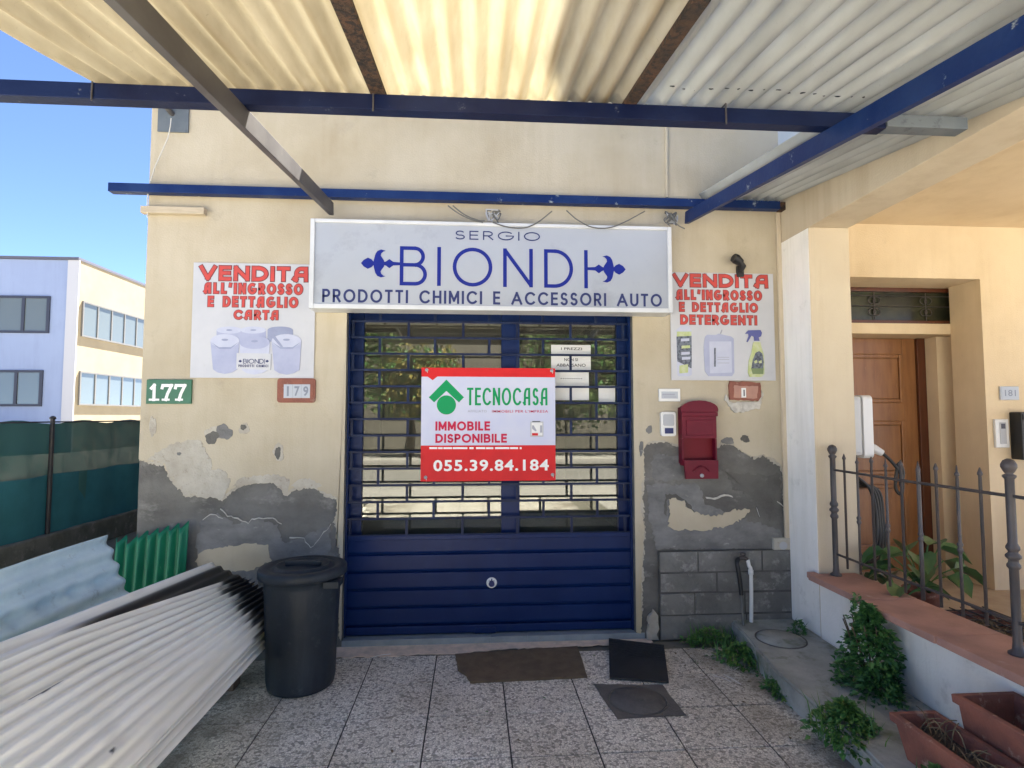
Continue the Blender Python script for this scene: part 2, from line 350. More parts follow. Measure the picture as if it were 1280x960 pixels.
def streaks(name, scale, lo, stretch=(1, 1, .09)):
    t = MATS[name].node_tree; p = t.nodes["Principled BSDF"]; l = p.inputs['Base Color'].links[0].from_socket
    f = ramp(t, noise_fac(t, coords(t, stretch), scale, 6, .65), [(.45, (1, 1, 1)), (.75, lo)]).outputs[0]
    g_ = ramp(t, noise_fac(t, coords(t), .9, 4), [(.35, (0, 0, 0)), (.65, (1, 1, 1))]).outputs[0]
    t.links.new(mixc(t, g_, l, mixc(t, 1, l, f, 'MULTIPLY')), p.inputs['Base Color'])
streaks('cement', 5, (.7, .69, .66), (1, 1, .4)); streaks('plaster', 9, (.87, .84, .79)); streaks('white_wall', 7, (.72, .71, .66)); streaks('porch_cream', 7, (.8, .76, .7)); streaks('ochre', 6, (.82, .78, .7)); streaks('shutter_blue', 12, (.6, .62, .7)); streaks('office_shade_lilac', 3, (.85, .85, .86)); streaks('bin', 14, (1.9, 1.9, 1.9))
# blistered panes of the shop door: strong mirror of the street over a dim room
m, t, p = new_mat('shop_glass'); t.nodes.remove(p)
gl = N(t, "ShaderNodeBsdfGlossy"); gl.inputs['Roughness'].default_value = .015; gl.inputs['Color'].default_value = (.9, .9, .86, 1)
tr = N(t, "ShaderNodeBsdfTransparent"); tr.inputs['Color'].default_value = (.7, .74, .7, 1)
mx = N(t, "ShaderNodeMixShader"); mx.inputs[0].default_value = .09
t.links.new(tr.outputs[0], mx.inputs[1]); t.links.new(gl.outputs[0], mx.inputs[2]); dd = N(t, "ShaderNodeBsdfDiffuse"); dd.inputs[0].default_value = (.3, .28, .22, 1); m2 = N(t, "ShaderNodeMixShader")   # pale uneven haze mixed in to mute the panes' contrast
rr = ramp(t, noise_fac(t, coords(t, (1, 1, .5)), 3, 6), [(.3, (.06, .06, .06)), (.75, (.17, .17, .17))]); t.links.new(rr.outputs[0], m2.inputs[0])
t.links.new(mx.outputs[0], m2.inputs[1]); t.links.new(dd.outputs[0], m2.inputs[2]); t.links.new(m2.outputs[0], t.nodes["Material Output"].inputs[0]); MATS['shop_glass'] = m
m, t, p = new_mat('office_glass'); p.inputs['Base Color'].default_value = (.13, .15, .145, 1); p.inputs['Roughness'].default_value = .08; p.inputs['IOR'].default_value = 1.6; MATS['office_glass'] = m
# fibreglass roof sheets: lets the sun glow through
def fibreglass(name, c, c2, trans, tc, dark_tone=None):
    m, t, p = new_mat(name); t.nodes.remove(p); v = coords(t, (1, .25, 1))
    f = ramp(t, noise_fac(t, v, 14, 6), [(.38, (0, 0, 0)), (.68, (1, 1, 1))]).outputs[0]
    col = mixc(t, f, c, c2)
    f2 = ramp(t, noise_fac(t, coords(t), 60, 6, .75), [(.62, (0, 0, 0)), (.74, (1, 1, 1))]).outputs[0]
    col = mixc(t, f2, col, tuple(.62 * q for q in c2))
    f3 = ramp(t, noise_fac(t, coords(t, (1, .5, 1)), 2.3, 5), [(.38, (1, 1, 1)), (.7, (.66, .64, .6))]).outputs[0]
    col = mixc(t, 1, col, f3, 'MULTIPLY')
    if dark_tone:
        at = N(t, "ShaderNodeAttribute"); at.attribute_name = 'dark_tone'; col = mixc(t, at.outputs['Fac'], col, dark_tone)
    d = N(t, "ShaderNodeBsdfDiffuse"); t.links.new(col, d.inputs[0])
    g = N(t, "ShaderNodeBsdfTranslucent"); t.links.new(mixc(t, .65, col, tc), g.inputs[0])
    x = N(t, "ShaderNodeMixShader"); x.inputs[0].default_value = trans
    t.links.new(d.outputs[0], x.inputs[1]); t.links.new(g.outputs[0], x.inputs[2])
    gl = N(t, "ShaderNodeBsdfGlossy"); gl.inputs['Roughness'].default_value = .45
    y = N(t, "ShaderNodeMixShader"); y.inputs[0].default_value = .04
    t.links.new(x.outputs[0], y.inputs[1]); t.links.new(gl.outputs[0], y.inputs[2])
    t.links.new(y.outputs[0], t.nodes["Material Output"].inputs[0]); MATS[name] = m
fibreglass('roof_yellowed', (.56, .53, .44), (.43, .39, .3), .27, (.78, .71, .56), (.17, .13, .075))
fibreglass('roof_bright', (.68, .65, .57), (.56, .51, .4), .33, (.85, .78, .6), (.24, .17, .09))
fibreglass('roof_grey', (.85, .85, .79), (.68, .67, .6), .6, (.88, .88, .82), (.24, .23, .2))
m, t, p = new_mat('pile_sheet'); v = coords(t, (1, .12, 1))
at = N(t, "ShaderNodeAttribute"); at.attribute_name = 'dark_tone'
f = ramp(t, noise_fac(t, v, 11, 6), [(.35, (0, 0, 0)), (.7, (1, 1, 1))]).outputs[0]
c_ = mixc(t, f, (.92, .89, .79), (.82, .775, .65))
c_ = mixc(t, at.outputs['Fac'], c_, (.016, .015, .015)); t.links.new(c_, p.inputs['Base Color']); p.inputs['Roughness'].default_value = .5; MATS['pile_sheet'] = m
# shade net
m, t, p = new_mat('shade_net'); t.nodes.remove(p)
d = N(t, "ShaderNodeBsdfDiffuse"); d.inputs[0].default_value = (.09, .22, .2, 1)
v = coords(t, (1, 1, 1)); rr = ramp(t, noise_fac(t, v, 7, 6), [(.3, (.006, .006, .006)), (.7, (.024, .024, .024))])
tp = N(t, "ShaderNodeBsdfTransparent"); mx = N(t, "ShaderNodeMixShader"); t.links.new(rr.outputs[0], mx.inputs[0]); t.links.new(d.outputs[0], mx.inputs[1]); t.links.new(tp.outputs[0], mx.inputs[2])
t.links.new(mx.outputs[0], t.nodes["Material Output"].inputs[0]); MATS['shade_net'] = m
surf('net_dense', (.05, .23, .26), .9, (.04, .19, .215), 3)
# washed-pebble paving tiles
m, t, p = new_mat('pebble_tile'); v = coords(t)
vo = N(t, "ShaderNodeTexVoronoi"); vo.feature = 'F1'; vo.inputs['Scale'].default_value = 78; t.links.new(v, vo.inputs['Vector'])
ve = N(t, "ShaderNodeTexVoronoi"); ve.feature = 'DISTANCE_TO_EDGE'; ve.inputs['Scale'].default_value = 78; t.links.new(v, ve.inputs['Vector'])
sep = N(t, "ShaderNodeSeparateColor"); t.links.new(vo.outputs['Color'], sep.inputs[0])
chip = ramp(t, sep.outputs[0], [(0, (.3, .275, .235)), (.17, (.46, .43, .37)), (.3, (.76, .705, .61)), (.75, (.9, .84, .74)), (1, (.95, .905, .81))]).outputs[0]
edge = ramp(t, ve.outputs['Distance'], [(.02, (0, 0, 0)), (.085, (1, 1, 1))]).outputs[0]
c_ = mixc(t, edge, (.36, .33, .28), chip)
dirt = ramp(t, noise_fac(t, v, 2.2, 6), [(.42, (1, 1, 1)), (.75, (.74, .7, .64))]).outputs[0]
c_ = mixc(t, 1, c_, dirt, 'MULTIPLY')
sx_ = N(t, "ShaderNodeSeparateXYZ"); t.links.new(v, sx_.inputs[0])                # trodden-in soil along the pile and the step
ed = ramp(t, sx_.outputs[0], [(0, (0, 0, 0)), (1, (1, 1, 1))]); ed.color_ramp.elements[0].position = 0
mr = N(t, "ShaderNodeMapRange"); t.links.new(sx_.outputs[0], mr.inputs[0]); mr.inputs[1].default_value = -.75; mr.inputs[2].default_value = -1.25
mr2 = N(t, "ShaderNodeMapRange"); t.links.new(sx_.outputs[0], mr2.inputs[0]); mr2.inputs[1].default_value = 1.05; mr2.inputs[2].default_value = 1.6
ad = N(t, "ShaderNodeMath", operation='ADD'); t.links.new(mr.outputs[0], ad.inputs[0]); t.links.new(mr2.outputs[0], ad.inputs[1])
ml = N(t, "ShaderNodeMath", operation='MULTIPLY'); t.links.new(ad.outputs[0], ml.inputs[0]); t.links.new(ramp(t, noise_fac(t, v, 4, 7), [(.38, (0, 0, 0)), (.62, (.8, .8, .8))]).outputs[0], ml.inputs[1])
c_ = mixc(t, ml.outputs[0], c_, (.2, .165, .12))
t.links.new(c_, p.inputs['Base Color']); p.inputs['Roughness'].default_value = .65
b = N(t, "ShaderNodeBump"); b.inputs['Strength'].default_value = .5; b.inputs['Distance'].default_value = .004; t.links.new(edge, b.inputs['Height']); t.links.new(b.outputs[0], p.inputs['Normal']); MATS['pebble_tile'] = m

def halves(mb, name, mats, parent):
    for side in (0, 1):
        b = MB(); k = {}
        for f, m_, s_ in zip(mb.f, mb.m, mb.sm):
            if (sum(mb.v[i].x for i in f) / len(f) > .1) == bool(side):
                idx = []
                for i in f:
                    if i not in k: k[i] = len(b.v); b.v.append(mb.v[i])
                    idx.append(k[i])
                b.f.append(idx); b.m.append(m_); b.sm.append(s_)
        b.build(name, mats, parent)
# ------------------------------------------------------------------ the ground
mb = MB(); mb.add([(-400, -400, -.012), (400, -400, -.012), (400, 400, -.012), (-400, 400, -.012)], [[0, 1, 2, 3]])
tag(mb.build('ground', 'ground_earth', origin=(0, 0, 0)), kind='structure')
mb = MB()                                                     # tiles as real slabs with open joints
mb.box(-1.9, 1.72, -2.4, 3.64, -.01, -.006)
x = -.219 - .395 * 4
xs = [-.219 + .395 * k for k in range(-4, 6)]; ys = [3.278 - .362 * k for k in range(-1, 16)]
rnd = random.Random(3)
for x0 in xs:
    for y1 in ys:
        xa, xb = max(x0, -1.9) + .0036, min(x0 + .395, 1.735) - .0036; ya, yb = y1 - .362 + .0036, min(y1, 3.66) - .0036
        if xb - xa > .02 and yb - ya > .02: mb.box(xa, xb, ya, yb, -.0055, rnd.uniform(-.0015, .0012), 1, .0015)
tag(mb.build('paved_forecourt', ['mortar', 'pebble_tile'], origin=(0, 0, 0)), kind='structure')
mb = MB(); poly = rough_line([(-.95, 3.634), (-.2, 3.65), (.3, 3.69), (1.2, 3.735)], .012, .03, 4) + [(1.2, 3.80), (-.95, 3.80)]
b = MB(); b.prism(poly, .0, .004, mp=lambda q: Vector((q.x, q.z, q.y))); tag(b.build('mortar_strip', 'pink_mortar'), kind='structure')
mb = MB(); mb.add([(-60, -10.2, -.006), (60, -10.2, -.006), (60, -4.2, -.006), (-60, -4.2, -.006)], [[0, 1, 2, 3]])
tag(mb.build('street', 'street_asphalt', origin=(0, 0, 0)), kind='structure')
mb = MB(); mb.box(-60, 60, -4.2, -2.41, -.011, -.004); mb.box(-60, -1.91, -2.409, .4, -.011, -.004); mb.box(2.2, 60, -2.409, .4, -.011, -.004); tag(mb.build('front_pavement', 'street_paving', origin=(0, 0, 0)), kind='structure')
mb = MB(); mb.box(-60, 60, -13, -10.2, -.01, .12, 0, .02); tag(mb.build('far_pavement', 'street_paving', origin=(0, 0, 0)), kind='structure')
# kerb-high step along the white wall
mb = MB()
sp = [(1.757, 3.797), (1.735, 3.57), (1.645, 3.0), (1.64, 2.4), (1.605, 2.1), (1.58, .4), (2.185, .4), (2.185, 3.797)]
b = bmesh.new(); vs = [b.verts.new((px, py, -.01)) for px, py in sp]; f = b.faces.new(vs)
g = bmesh.ops.extrude_face_region(b, geom=[f])
for q in g['geom']:
    if isinstance(q, bmesh.types.BMVert): q.co.z = .12
bmesh.ops.recalc_face_normals(b, faces=b.faces[:]); bmesh.ops.bevel(b, geom=[e for e in b.edges if all(q.co.z > .1 for q in e.verts)], offset=.012, segments=2, affect='EDGES')
mb.bm(b); tag(mb.build('kerb_step', 'step_cement'), kind='structure')

# ------------------------------------------------------------------ the shop
XL, XR = -2.147, 2.19; DL, DR = -.845, 1.105; ZT = 2.30
shop = thing('shop_building', 'cream plastered shop with bare grey cement at its foot and a blue roller shutter', 'shop', (0, 3.8, 0))
mb = MB()
mb.box(XL, DL, 3.8, 4.1, -.02, 4.1); mb.box(DR, XR, 3.8, 4.1, -.02, 4.1); mb.box(DL, DR, 3.8, 4.1, ZT, 4.1)
mb.box(XL, XL + .25, 4.1, 12, -.02, 4.1); mb.box(XR - .25, XR, 4.1, 12, -.02, 4.1); mb.box(XL + .25, XR - .25, 11.8, 12, -.02, 4.1)
mb.build('wall', 'cement', shop)
mb = MB(); mb.box(XL - .06, XR - .003, 3.72, 12.06, 4.102, 4.2, 0, .01); mb.build('roof', 'roof_edge', shop)
mb = MB(); mb.box(1.5, 2.2, 5, 6, 4.201, 10.2); mb.build('canopy_shadow_block', 'plaster', shop)  # unseen block, shaped so its shadow edge crosses the canopy sheets
mb = MB(); mb.box(-4.38, -2.15, 9.2, 14, -.02, 9.6); mb.build('fence_shade_block', 'plaster', shop)  # unseen block added behind the shop to keep sun off the fence
# the paint coat: real skin standing 9 mm proud of the cement, with a broken lower edge
def zz(l): return [at_y(160 + a * .21875, 480 + b * .21875) for a, b in l]
low = zz([(70, 428), (130, 440), (210, 446), (240, 510), (310, 590), (330, 632), (400, 630), (470, 628), (540, 655), (580, 612), (640, 570), (760, 560), (830, 553), (880, 600), (910, 615), (950, 590), (1060, 590), (1130, 620), (1186, 640), (1193, 700), (1180, 760), (1196, 840), (1192, 930)])
low += [(-.868, .66), (-.862, .5), (-.87, .3), (-.858, .06)]
mb = MB()
mb.prism(rough_line([(XL, low[0][1])] + low[1:], .006, .010, 1) + [(DL, .06), (DL, 2.2), (XL, 2.2)], 3.791, 3.7995)
mb.prism([(XL, 2.2), (DL, 2.2), (DL, ZT), (DR, ZT), (DR, 2.2), (XR, 2.2), (XR, 4.1), (XL, 4.1)], 3.791, 3.7995)
def zr(l): return [at_y(790 + a * .16458, 520 + b * .16458) for a, b in l]
lowr = zr([(62, 1650), (70, 1200), (84, 900), (70, 640), (84, 420), (80, 260), (112, 205), (200, 188), (300, 200), (370, 220), (395, 300), (520, 330), (650, 230), (680, 185), (730, 190), (790, 240), (860, 282), (930, 302), (1000, 288), (1070, 318), (1125, 370), (1146, 480), (1150, 620), (1165, 800), (1180, 940)])
mb.prism([(DR, 2.2), (DR, .05)] + rough_line(lowr, .007, .015, 2) + [(XR, lowr[-1][1]), (XR, 2.2)], 3.791, 3.7995)
mb.build('paint_coat', 'plaster', shop)
mb = MB(); rnd = random.Random(11)                            # older coat showing under the broken edge
d1 = [(x_ + (rnd.uniform(0, .012) if x_ > -.95 else 0), z_ - rnd.uniform(.002, .032)) for x_, z_ in low[1:]]
mb.prism(rough_line([(XL, low[0][1] - .012)] + d1, .008, .009, 5) + [(DL - .001, .07), (DL - .001, 2.19), (XL, 2.19)], 3.7955, 3.7998)
d2 = [(x_ + (rnd.uniform(.0, .014) if i < 6 else 0), z_ - (rnd.uniform(.002, .03) if i >= 6 else 0)) for i, (x_, z_) in enumerate(lowr)]
mb.prism([(DR + .001, 2.19), (DR + .001, .06)] + rough_line(d2, .008, .009, 6) + [(XR - .001, lowr[-1][1]), (XR - .001, 2.19)], 3.7955, 3.7998)
halves(mb, 'undercoat', 'pale_plaster', shop)
# worn patches
mb = MB()
def patch(pts, mi, y, amp=.008, seed=1): mb.prism(rough_poly(pts, amp, .016, seed), y, 3.7985, mi)
patch(zz([(112, 436), (200, 370), (280, 330), (345, 318), (420, 325), (450, 390), (480, 430), (478, 490), (560, 497), (590, 560), (560, 620), (540, 662), (490, 650), (400, 636), (330, 640), (285, 575), (240, 515), (212, 450)]), 0, 3.7885, seed=3)
patch(zz([(600, 585), (640, 540), (740, 525), (860, 515), (925, 540), (915, 618), (880, 604), (830, 560), (760, 566), (650, 574)]), 0, 3.789, seed=4)
patch(zz([(930, 585), (980, 545), (1040, 535), (1110, 580), (1060, 596), (960, 596)]), 0, 3.7895, seed=5)
for pts, mi, k in ((blob(*at_y(269, 541), .055, .05, seed=1), 0, 0), (blob(*at_y(281, 540), .05, .05, seed=9), 1, 1), (blob(*at_y(266, 547), .042, .04, seed=2), 2, 3), (blob(*at_y(306, 536), .03, .04, seed=3), 0, 1),
                   (blob(*at_y(305, 534), .017, .02, seed=4), 2, 2), (blob(*at_y(349, 565), .036, .055, seed=5), 0, 1), (blob(*at_y(348, 566), .021, .036, seed=6), 2, 2), (blob(*at_y(192, 533), .02, .07, seed=7), 0, 1), (blob(*at_y(225, 567), .012, .012, seed=8), 1, 4),
                   (blob(*at_y(930.5, 548.5), .03, .026, seed=12), 2, 1), (blob(*at_y(909, 551), .04, .028, seed=13), 1, 0), (blob(*at_y(811, 537), .02, .03, seed=14), 1, 0), (blob(*at_y(801, 560), .015, .05, seed=15), 1, 0)):
    mb.prism(pts, 3.7893 - .0006 * k, 3.7985, mi)
patch(zz([(390, 900), (420, 780), (480, 745), (540, 760), (640, 800), (760, 770), (860, 800), (880, 900), (1000, 880), (1150, 800), (1165, 930), (1100, 1060), (700, 1120), (400, 1060)]), 1, 3.7955, .012, 8)
patch([at_y(*q) for q in ((244, 702), (252, 690), (275, 684), (310, 679), (336, 682), (340, 700), (318, 712), (280, 716), (252, 722))], 3, 3.792, .008, 6)
patch([at_y(*q) for q in ((246, 718), (300, 712), (345, 706), (352, 745), (330, 770), (250, 760))], 1, 3.794, .008, 7)
patch([at_y(*q) for q in ((808, 606), (870, 604), (880, 628), (905, 640), (940, 652), (975, 662), (980, 686), (820, 686), (812, 640))], 1, 3.7955, .01, 12)
patch(zr([(160, 300), (360, 300), (390, 470), (250, 500), (120, 480)]), 1, 3.796, .012, 20)
patch(zr([(700, 420), (1120, 440), (1130, 760), (1040, 800), (960, 640), (760, 560)]), 2, 3.7965, .012, 21)
patch(zr([(278, 628), (330, 620), (395, 640), (425, 700), (520, 750), (640, 762), (760, 712), (890, 708), (850, 768), (760, 822), (640, 842), (580, 862), (330, 865), (268, 832), (290, 740)]), 3, 3.7905, .009, 9)
patch(zr([(250, 590), (330, 590), (440, 670), (470, 735), (420, 700), (390, 640), (270, 630), (262, 760), (240, 740)]), 2, 3.7935, .006, 22)
for q in ([(430, 775), (480, 745), (545, 768)], [(530, 712), (570, 755), (690, 795), (710, 770), (830, 765), (880, 800)], [(925, 878), (1010, 880), (1045, 935), (1090, 890), (1160, 800)]):
    L = rough_line(zz(q), .005, .02, 5); up = [(a, b + rnd.uniform(.0015, .0055)) for a, b in L]; mb.prism(up + [(a, b - rnd.uniform(.001, .004)) for a, b in reversed(L)], 3.791, 3.7985, 4)
for q in ([(560, 620), (620, 628), (700, 600), (760, 612)], [(945, 700), (965, 760)], [(1100, 650), (1150, 690)]):
    L = rough_line(zr(q), .004, .02, 6); mb.prism([(a - .003, b + .006) for a, b in L] + [(a + .003, b - .006) for a, b in reversed(L)], 3.7915, 3.7985, 4)
halves(mb, 'worn_patch', ['pale_plaster', 'cement_light', 'cement_dark', 'plaster', 'crack_white'], shop)
# foot of stone blocks, right of the shutter
mb = MB(); rnd = random.Random(5)
mb.box(1.262, 2.186, 3.768, 3.7975, 0, .585, 1)
for z0, z1, js in ((.445, .582, (1.262, 1.53, 1.98, 2.186)), (.31, .44, (1.262, 1.66, 1.9, 2.186)), (.165, .305, (1.262, 1.5, 1.85, 2.186)), (0, .16, (1.262, 1.86, 2.186))):
    for a, b_ in zip(js, js[1:]): mb.box(a + .004, b_ - .004, 3.762 + rnd.uniform(-.006, .006), 3.79, z0 + .003, z1, 0, .006)
mb.build('stone_plinth', ['stone_block', 'plinth_joint'], shop)
mb = MB(); mb.prism(rough_poly([(1.175, .0), (1.255, .0), (1.25, .16), (1.22, .2), (1.18, .15)], .01, .02, 3), 3.77, 3.799); mb.build('broken_foot', 'pale_plaster', shop)
mb = MB()
for a, b_ in ((DL - .0, .12), (.1215, .37), (.3715, DR + .06)): mb.box(a, b_, 3.797 if a > -.5 else 3.797, 3.93, .001, .042, 0, .003)
mb.build('door_sill', 'sill_stone', shop)
mb = MB(); mb.box(2.152, 2.184, 3.77, 3.7905, .6, 3.0, 0, .006); mb.build('corner_trim', 'porch_cream', shop)
mb = MB(); mb.tube([(1.366, 3.785, 4.09), (1.368, 3.784, 3.6), (1.36, 3.784, 3.04)], .012, 8); mb.build('conduit', 'plaster', shop)
# roller shutter
sh = MB(); ys0 = 3.862
for i, z in enumerate([.70 + .1117 * k for k in range(15)]):
    sh.box(DL + .01, DR - .01, ys0, ys0 + .012, z - .0075, z + .0075, 0, .002)
    if i == 14: break
    off = -.636 if i % 2 else -.442
    for k in range(-2, 6):
        xx = off + .3745 * k
        if DL + .02 < xx < DR - .02: sh.box(xx - .0085, xx + .0085, ys0 + .001, ys0 + .011, z + .0075, z + .1042, 0)
shut = MB()
zl = [.688, .572, .455, .338, .221, .104]
for a, b_ in zip(zl, zl[1:]):
    shut.prism([(0, b_ + .001), (.008, b_ + .004), (.012, b_ + .02), (.012, a - .006), (.004, a), (0, a)], DL + .012, DR - .012, mp=lambda q: Vector((q.y, 3.885 - q.x * 1.6, q.z)))
    shut.box(DL + .012, DR - .012, 3.884, 3.892, b_, a)
shutter = shut.build('roller_shutter', 'shutter_blue', shop)
sh.build('grille', 'grille_blue', shutter)
b = MB(); b.box(DL + .012, DR - .012, 3.855, 3.89, .052, .102, 0, .005); b.box(.02, .16, 3.845, 3.856, .05, .085, 0, .003); b.build('bottom_bar', 'shutter_blue', shutter)
b = MB(); b.box(DL + .012, DR - .012, 3.856, 3.89, .67, .70, 0, .004); b.build('mid_rail', 'shutter_blue', shutter)
for xa in (DL, DR - .045):
    b = MB(); b.box(xa + .001, xa + .012 if xa < 0 else xa + .033, 3.845, 3.915, .044, 2.3, 0, .002)
    if xa > 0: b = MB(); b.box(xa + .033, xa + .044, 3.845, 3.915, .044, 2.3, 0, .002)
    b.build('guide_rail', 'shutter_blue', shutter)
b = MB(); b.lathe([(.034, 3.856), (.036, 3.862), (.034, 3.87)], (.132, 0, .376), 28, 0, True, 'y')
b.lathe([(.02, 3.8545), (.02, 3.8565)], (.132, 0, .37), 20, 1, False, 'y'); b.box(.128, .136, 3.851, 3.855, .385, .404, 1); b.box(.112, .152, 3.851, 3.8549, .388, .392, 1)
b.build('lock', ['white_paint', 'navy_dark'], shutter)
# glazed shop door behind the grille
fr = MB(); yd = 3.94
for a, b_ in ((DL, -.758), (.2, .33), (1.03, DR)): fr.box(a + .001, b_ - .001, yd, yd + .06, .045, 2.295, 0, .004)
for z0, z1 in ((2.16, 2.295), (.045, .2)):
    fr.box(-.757, .199, yd + .002, yd + .058, z0, z1, 0, .003); fr.box(.331, 1.029, yd + .002, yd + .058, z0, z1, 0, .003)
door = fr.build('shop_door', 'shutter_blue', shop)
for a, b_ in ((-.757, .199), (.331, 1.029)):
    g = MB(); g.box(a, b_, yd + .024, yd + .032, .2, 2.16); g.build('pane', 'shop_glass', door)
g = MB(); g.box(DL + .02, DR - .02, 4.12, 4.13, .0, .015, 1); g.box(XL + .26, XR - .26, 4.11, 11.78, -.01, .006, 1); g.box(XL + .26, XR - .26, 11.7, 11.79, 0, 4.05, 0); g.box(XL + .251, XR - .251, 4.11, 11.7, 3.0, 3.05, 0)
g.build('room', ['room_wall', 'room_floor'], shop)

# sheets of paper on the glass
def notice(x0, x1, z0, z1, lines, label, group=None):
    r = thing('paper_notice', label, 'notice', ((x0 + x1) / 2, yd - .002, z0), group)
    b = MB(); b.box(x0, x1, yd + .021, yd + .0225, z0, z1); b.build('sheet', 'paper', r)
    if lines:
        b = MB()
        for s_, a, c_, d, e in lines: text(b, s_, x0 + a * (x1 - x0), x0 + c_ * (x1 - x0), z0 + d * (z1 - z0), z0 + e * (z1 - z0), yd + .0203, 0, .012)
        b.build('lettering', 'black', r)
    return r
notice(.558, .845, 1.83, 2.012, [('I PREZZI', .25, .78, .8, .9), ('NON SI', .33, .67, .36, .48), ('ABBASSANO', .13, .87, .14, .26)], 'white paper notice with bold black capitals, topmost of the papers behind the grille')
notice(.575, .83, 1.615, 1.815, [('- - - - - - - - - -', .2, .8, .76, .79)], 'pale blank paper taped behind the grille just right of the banner')
notice(.9, 1.02, 1.60, 1.72, [], 'small pale sheet by the right door post behind the grille')

# ------------------------------------------------------------------ neighbouring house
house = thing('neighbour_house', 'ochre house with deep porch, round the right of the shop', 'house', (4, 4.2, 0))
mb = MB(); YB = 4.2; ZC = 3.055
mb.box(4.09, 9, YB, 4.5, -.02, ZC); mb.box(2.46, 4.09, YB, 4.5, 2.609, ZC); mb.box(2.2, 2.46, 3.81, 4.5, -.02, ZC)
mb.box(3.0, 4.088, 4.502, 4.62, 2.61, 3.0); mb.box(3.0, 3.10, 4.502, 4.62, -.02, 2.61)
mb.box(4.205, 4.5, 4.502, 4.75, -.02, 3.0); mb.box(3.10, 4.205, 4.502, 4.86, 2.203, 2.293); mb.box(2.9, 4.3, 4.87, 4.95, 0, 3.0)
mb.box(4.06, 4.2, 4.62, 4.9, -.02, 2.2)
mb.build('wall', 'ochre', house)
mb = MB(); mb.box(2.205, 9, 4.2, 14, 3.06, 9.6); mb.box(2.205, 9, .7, 4.199, 3.06, 3.3); mb.build('upper_wall', 'house_white', house)
mb = MB(); mb.box(2.46, 9, .72, 4.199, 3.04, 3.057); mb.build('porch_ceiling', 'ochre', house)
mb = MB(); mb.box(2.185, 2.458, 3.452, 3.809, .0, 2.735, 0, .004); mb.build('porch_pillar', 'porch_cream', house)
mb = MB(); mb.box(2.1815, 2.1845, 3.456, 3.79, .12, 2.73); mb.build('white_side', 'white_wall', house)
mb = MB(); mb.box(2.187, 2.456, .72, 4.199, 2.736, 3.058, 0, .004); mb.build('porch_beam', 'porch_cream', house)
mb = MB(); mb.box(2.42, 9, .5, 4.9, -.02, .14); mb.build('porch_floor', 'porch_floor', house)
# timber door, transom
mb = MB(); mb.box(3.10, 3.98, 4.78, 4.82, .14, 2.2); 
for a in (3.10, 3.86): mb.box(a, a + .12, 4.765, 4.781, .14, 2.2, 0, .003)
for z0, z1 in ((2.06, 2.2), (1.46, 1.62), (.9, .98), (.14, .34)): mb.box(3.221, 3.859, 4.7655, 4.781, z0, z1, 0, .003)
fd = mb.build('front_door', 'door_wood', house)
for z0, z1 in ((1.62, 2.06), (.98, 1.46), (.34, .9)):
    b = MB(); b.box(3.262, 3.818, 4.77, 4.783, z0 + .04, z1 - .04, 0, .006)
    for q in ((3.222, 3.258, z0 + .001, z1 - .001), (3.822, 3.858, z0 + .001, z1 - .001)): b.box(q[0], q[1], 4.76, 4.783, q[2], q[3], 0, .008)
    for q in ((z0 + .001, z0 + .036), (z1 - .036, z1 - .001)): b.box(3.259, 3.821, 4.76, 4.783, q[0], q[1], 0, .008)
    b.build('door_panel', 'door_wood', fd)
mb = MB(); mb.box(3.981, 4.058, 4.74, 4.84, .14, 2.2, 0, .004); mb.build('door_frame', 'door_dark', fd)
tw = MB(); 
for q in ((3.1, 4.204, 2.294, 2.325), (3.1, 4.204, 2.575, 2.608)): tw.box(q[0], q[1], 4.535, 4.59, q[2], q[3], 0, .003)
for q in ((3.1, 3.13), (4.17, 4.204)): tw.box(q[0], q[1], 4.536, 4.589, 2.3255, 2.5745, 0, .003)
trans = tw.build('transom_window', 'door_dark', house)
g = MB(); g.box(3.131, 4.169, 4.565, 4.572, 2.326, 2.574); g.build('pane', 'dark_glass', trans)
g = MB()
for c0 in (3.45, 3.92):
    for sx_ in (-1, 1):
        for sz in (-1, 1): g.tube([(c0 + sx_ * (.012 + .05 * math.sin(a) * (1 - a / 8)), 4.552, 2.45 + sz * (.02 + .045 * (1 - math.cos(a)) * (1 - a / 9))) for a in [i * .35 for i in range(16)]], .004, 6)
    g.tube([(c0, 4.552, 2.327), (c0, 4.552, 2.573)], .004, 6)
g.tube([(3.14, 4.552, 2.45), (4.16, 4.552, 2.45)], .004, 6); g.tube([(3.14, 4.552, 2.54), (4.16, 4.552, 2.54)], .004, 6); g.build('ironwork', 'iron', trans)

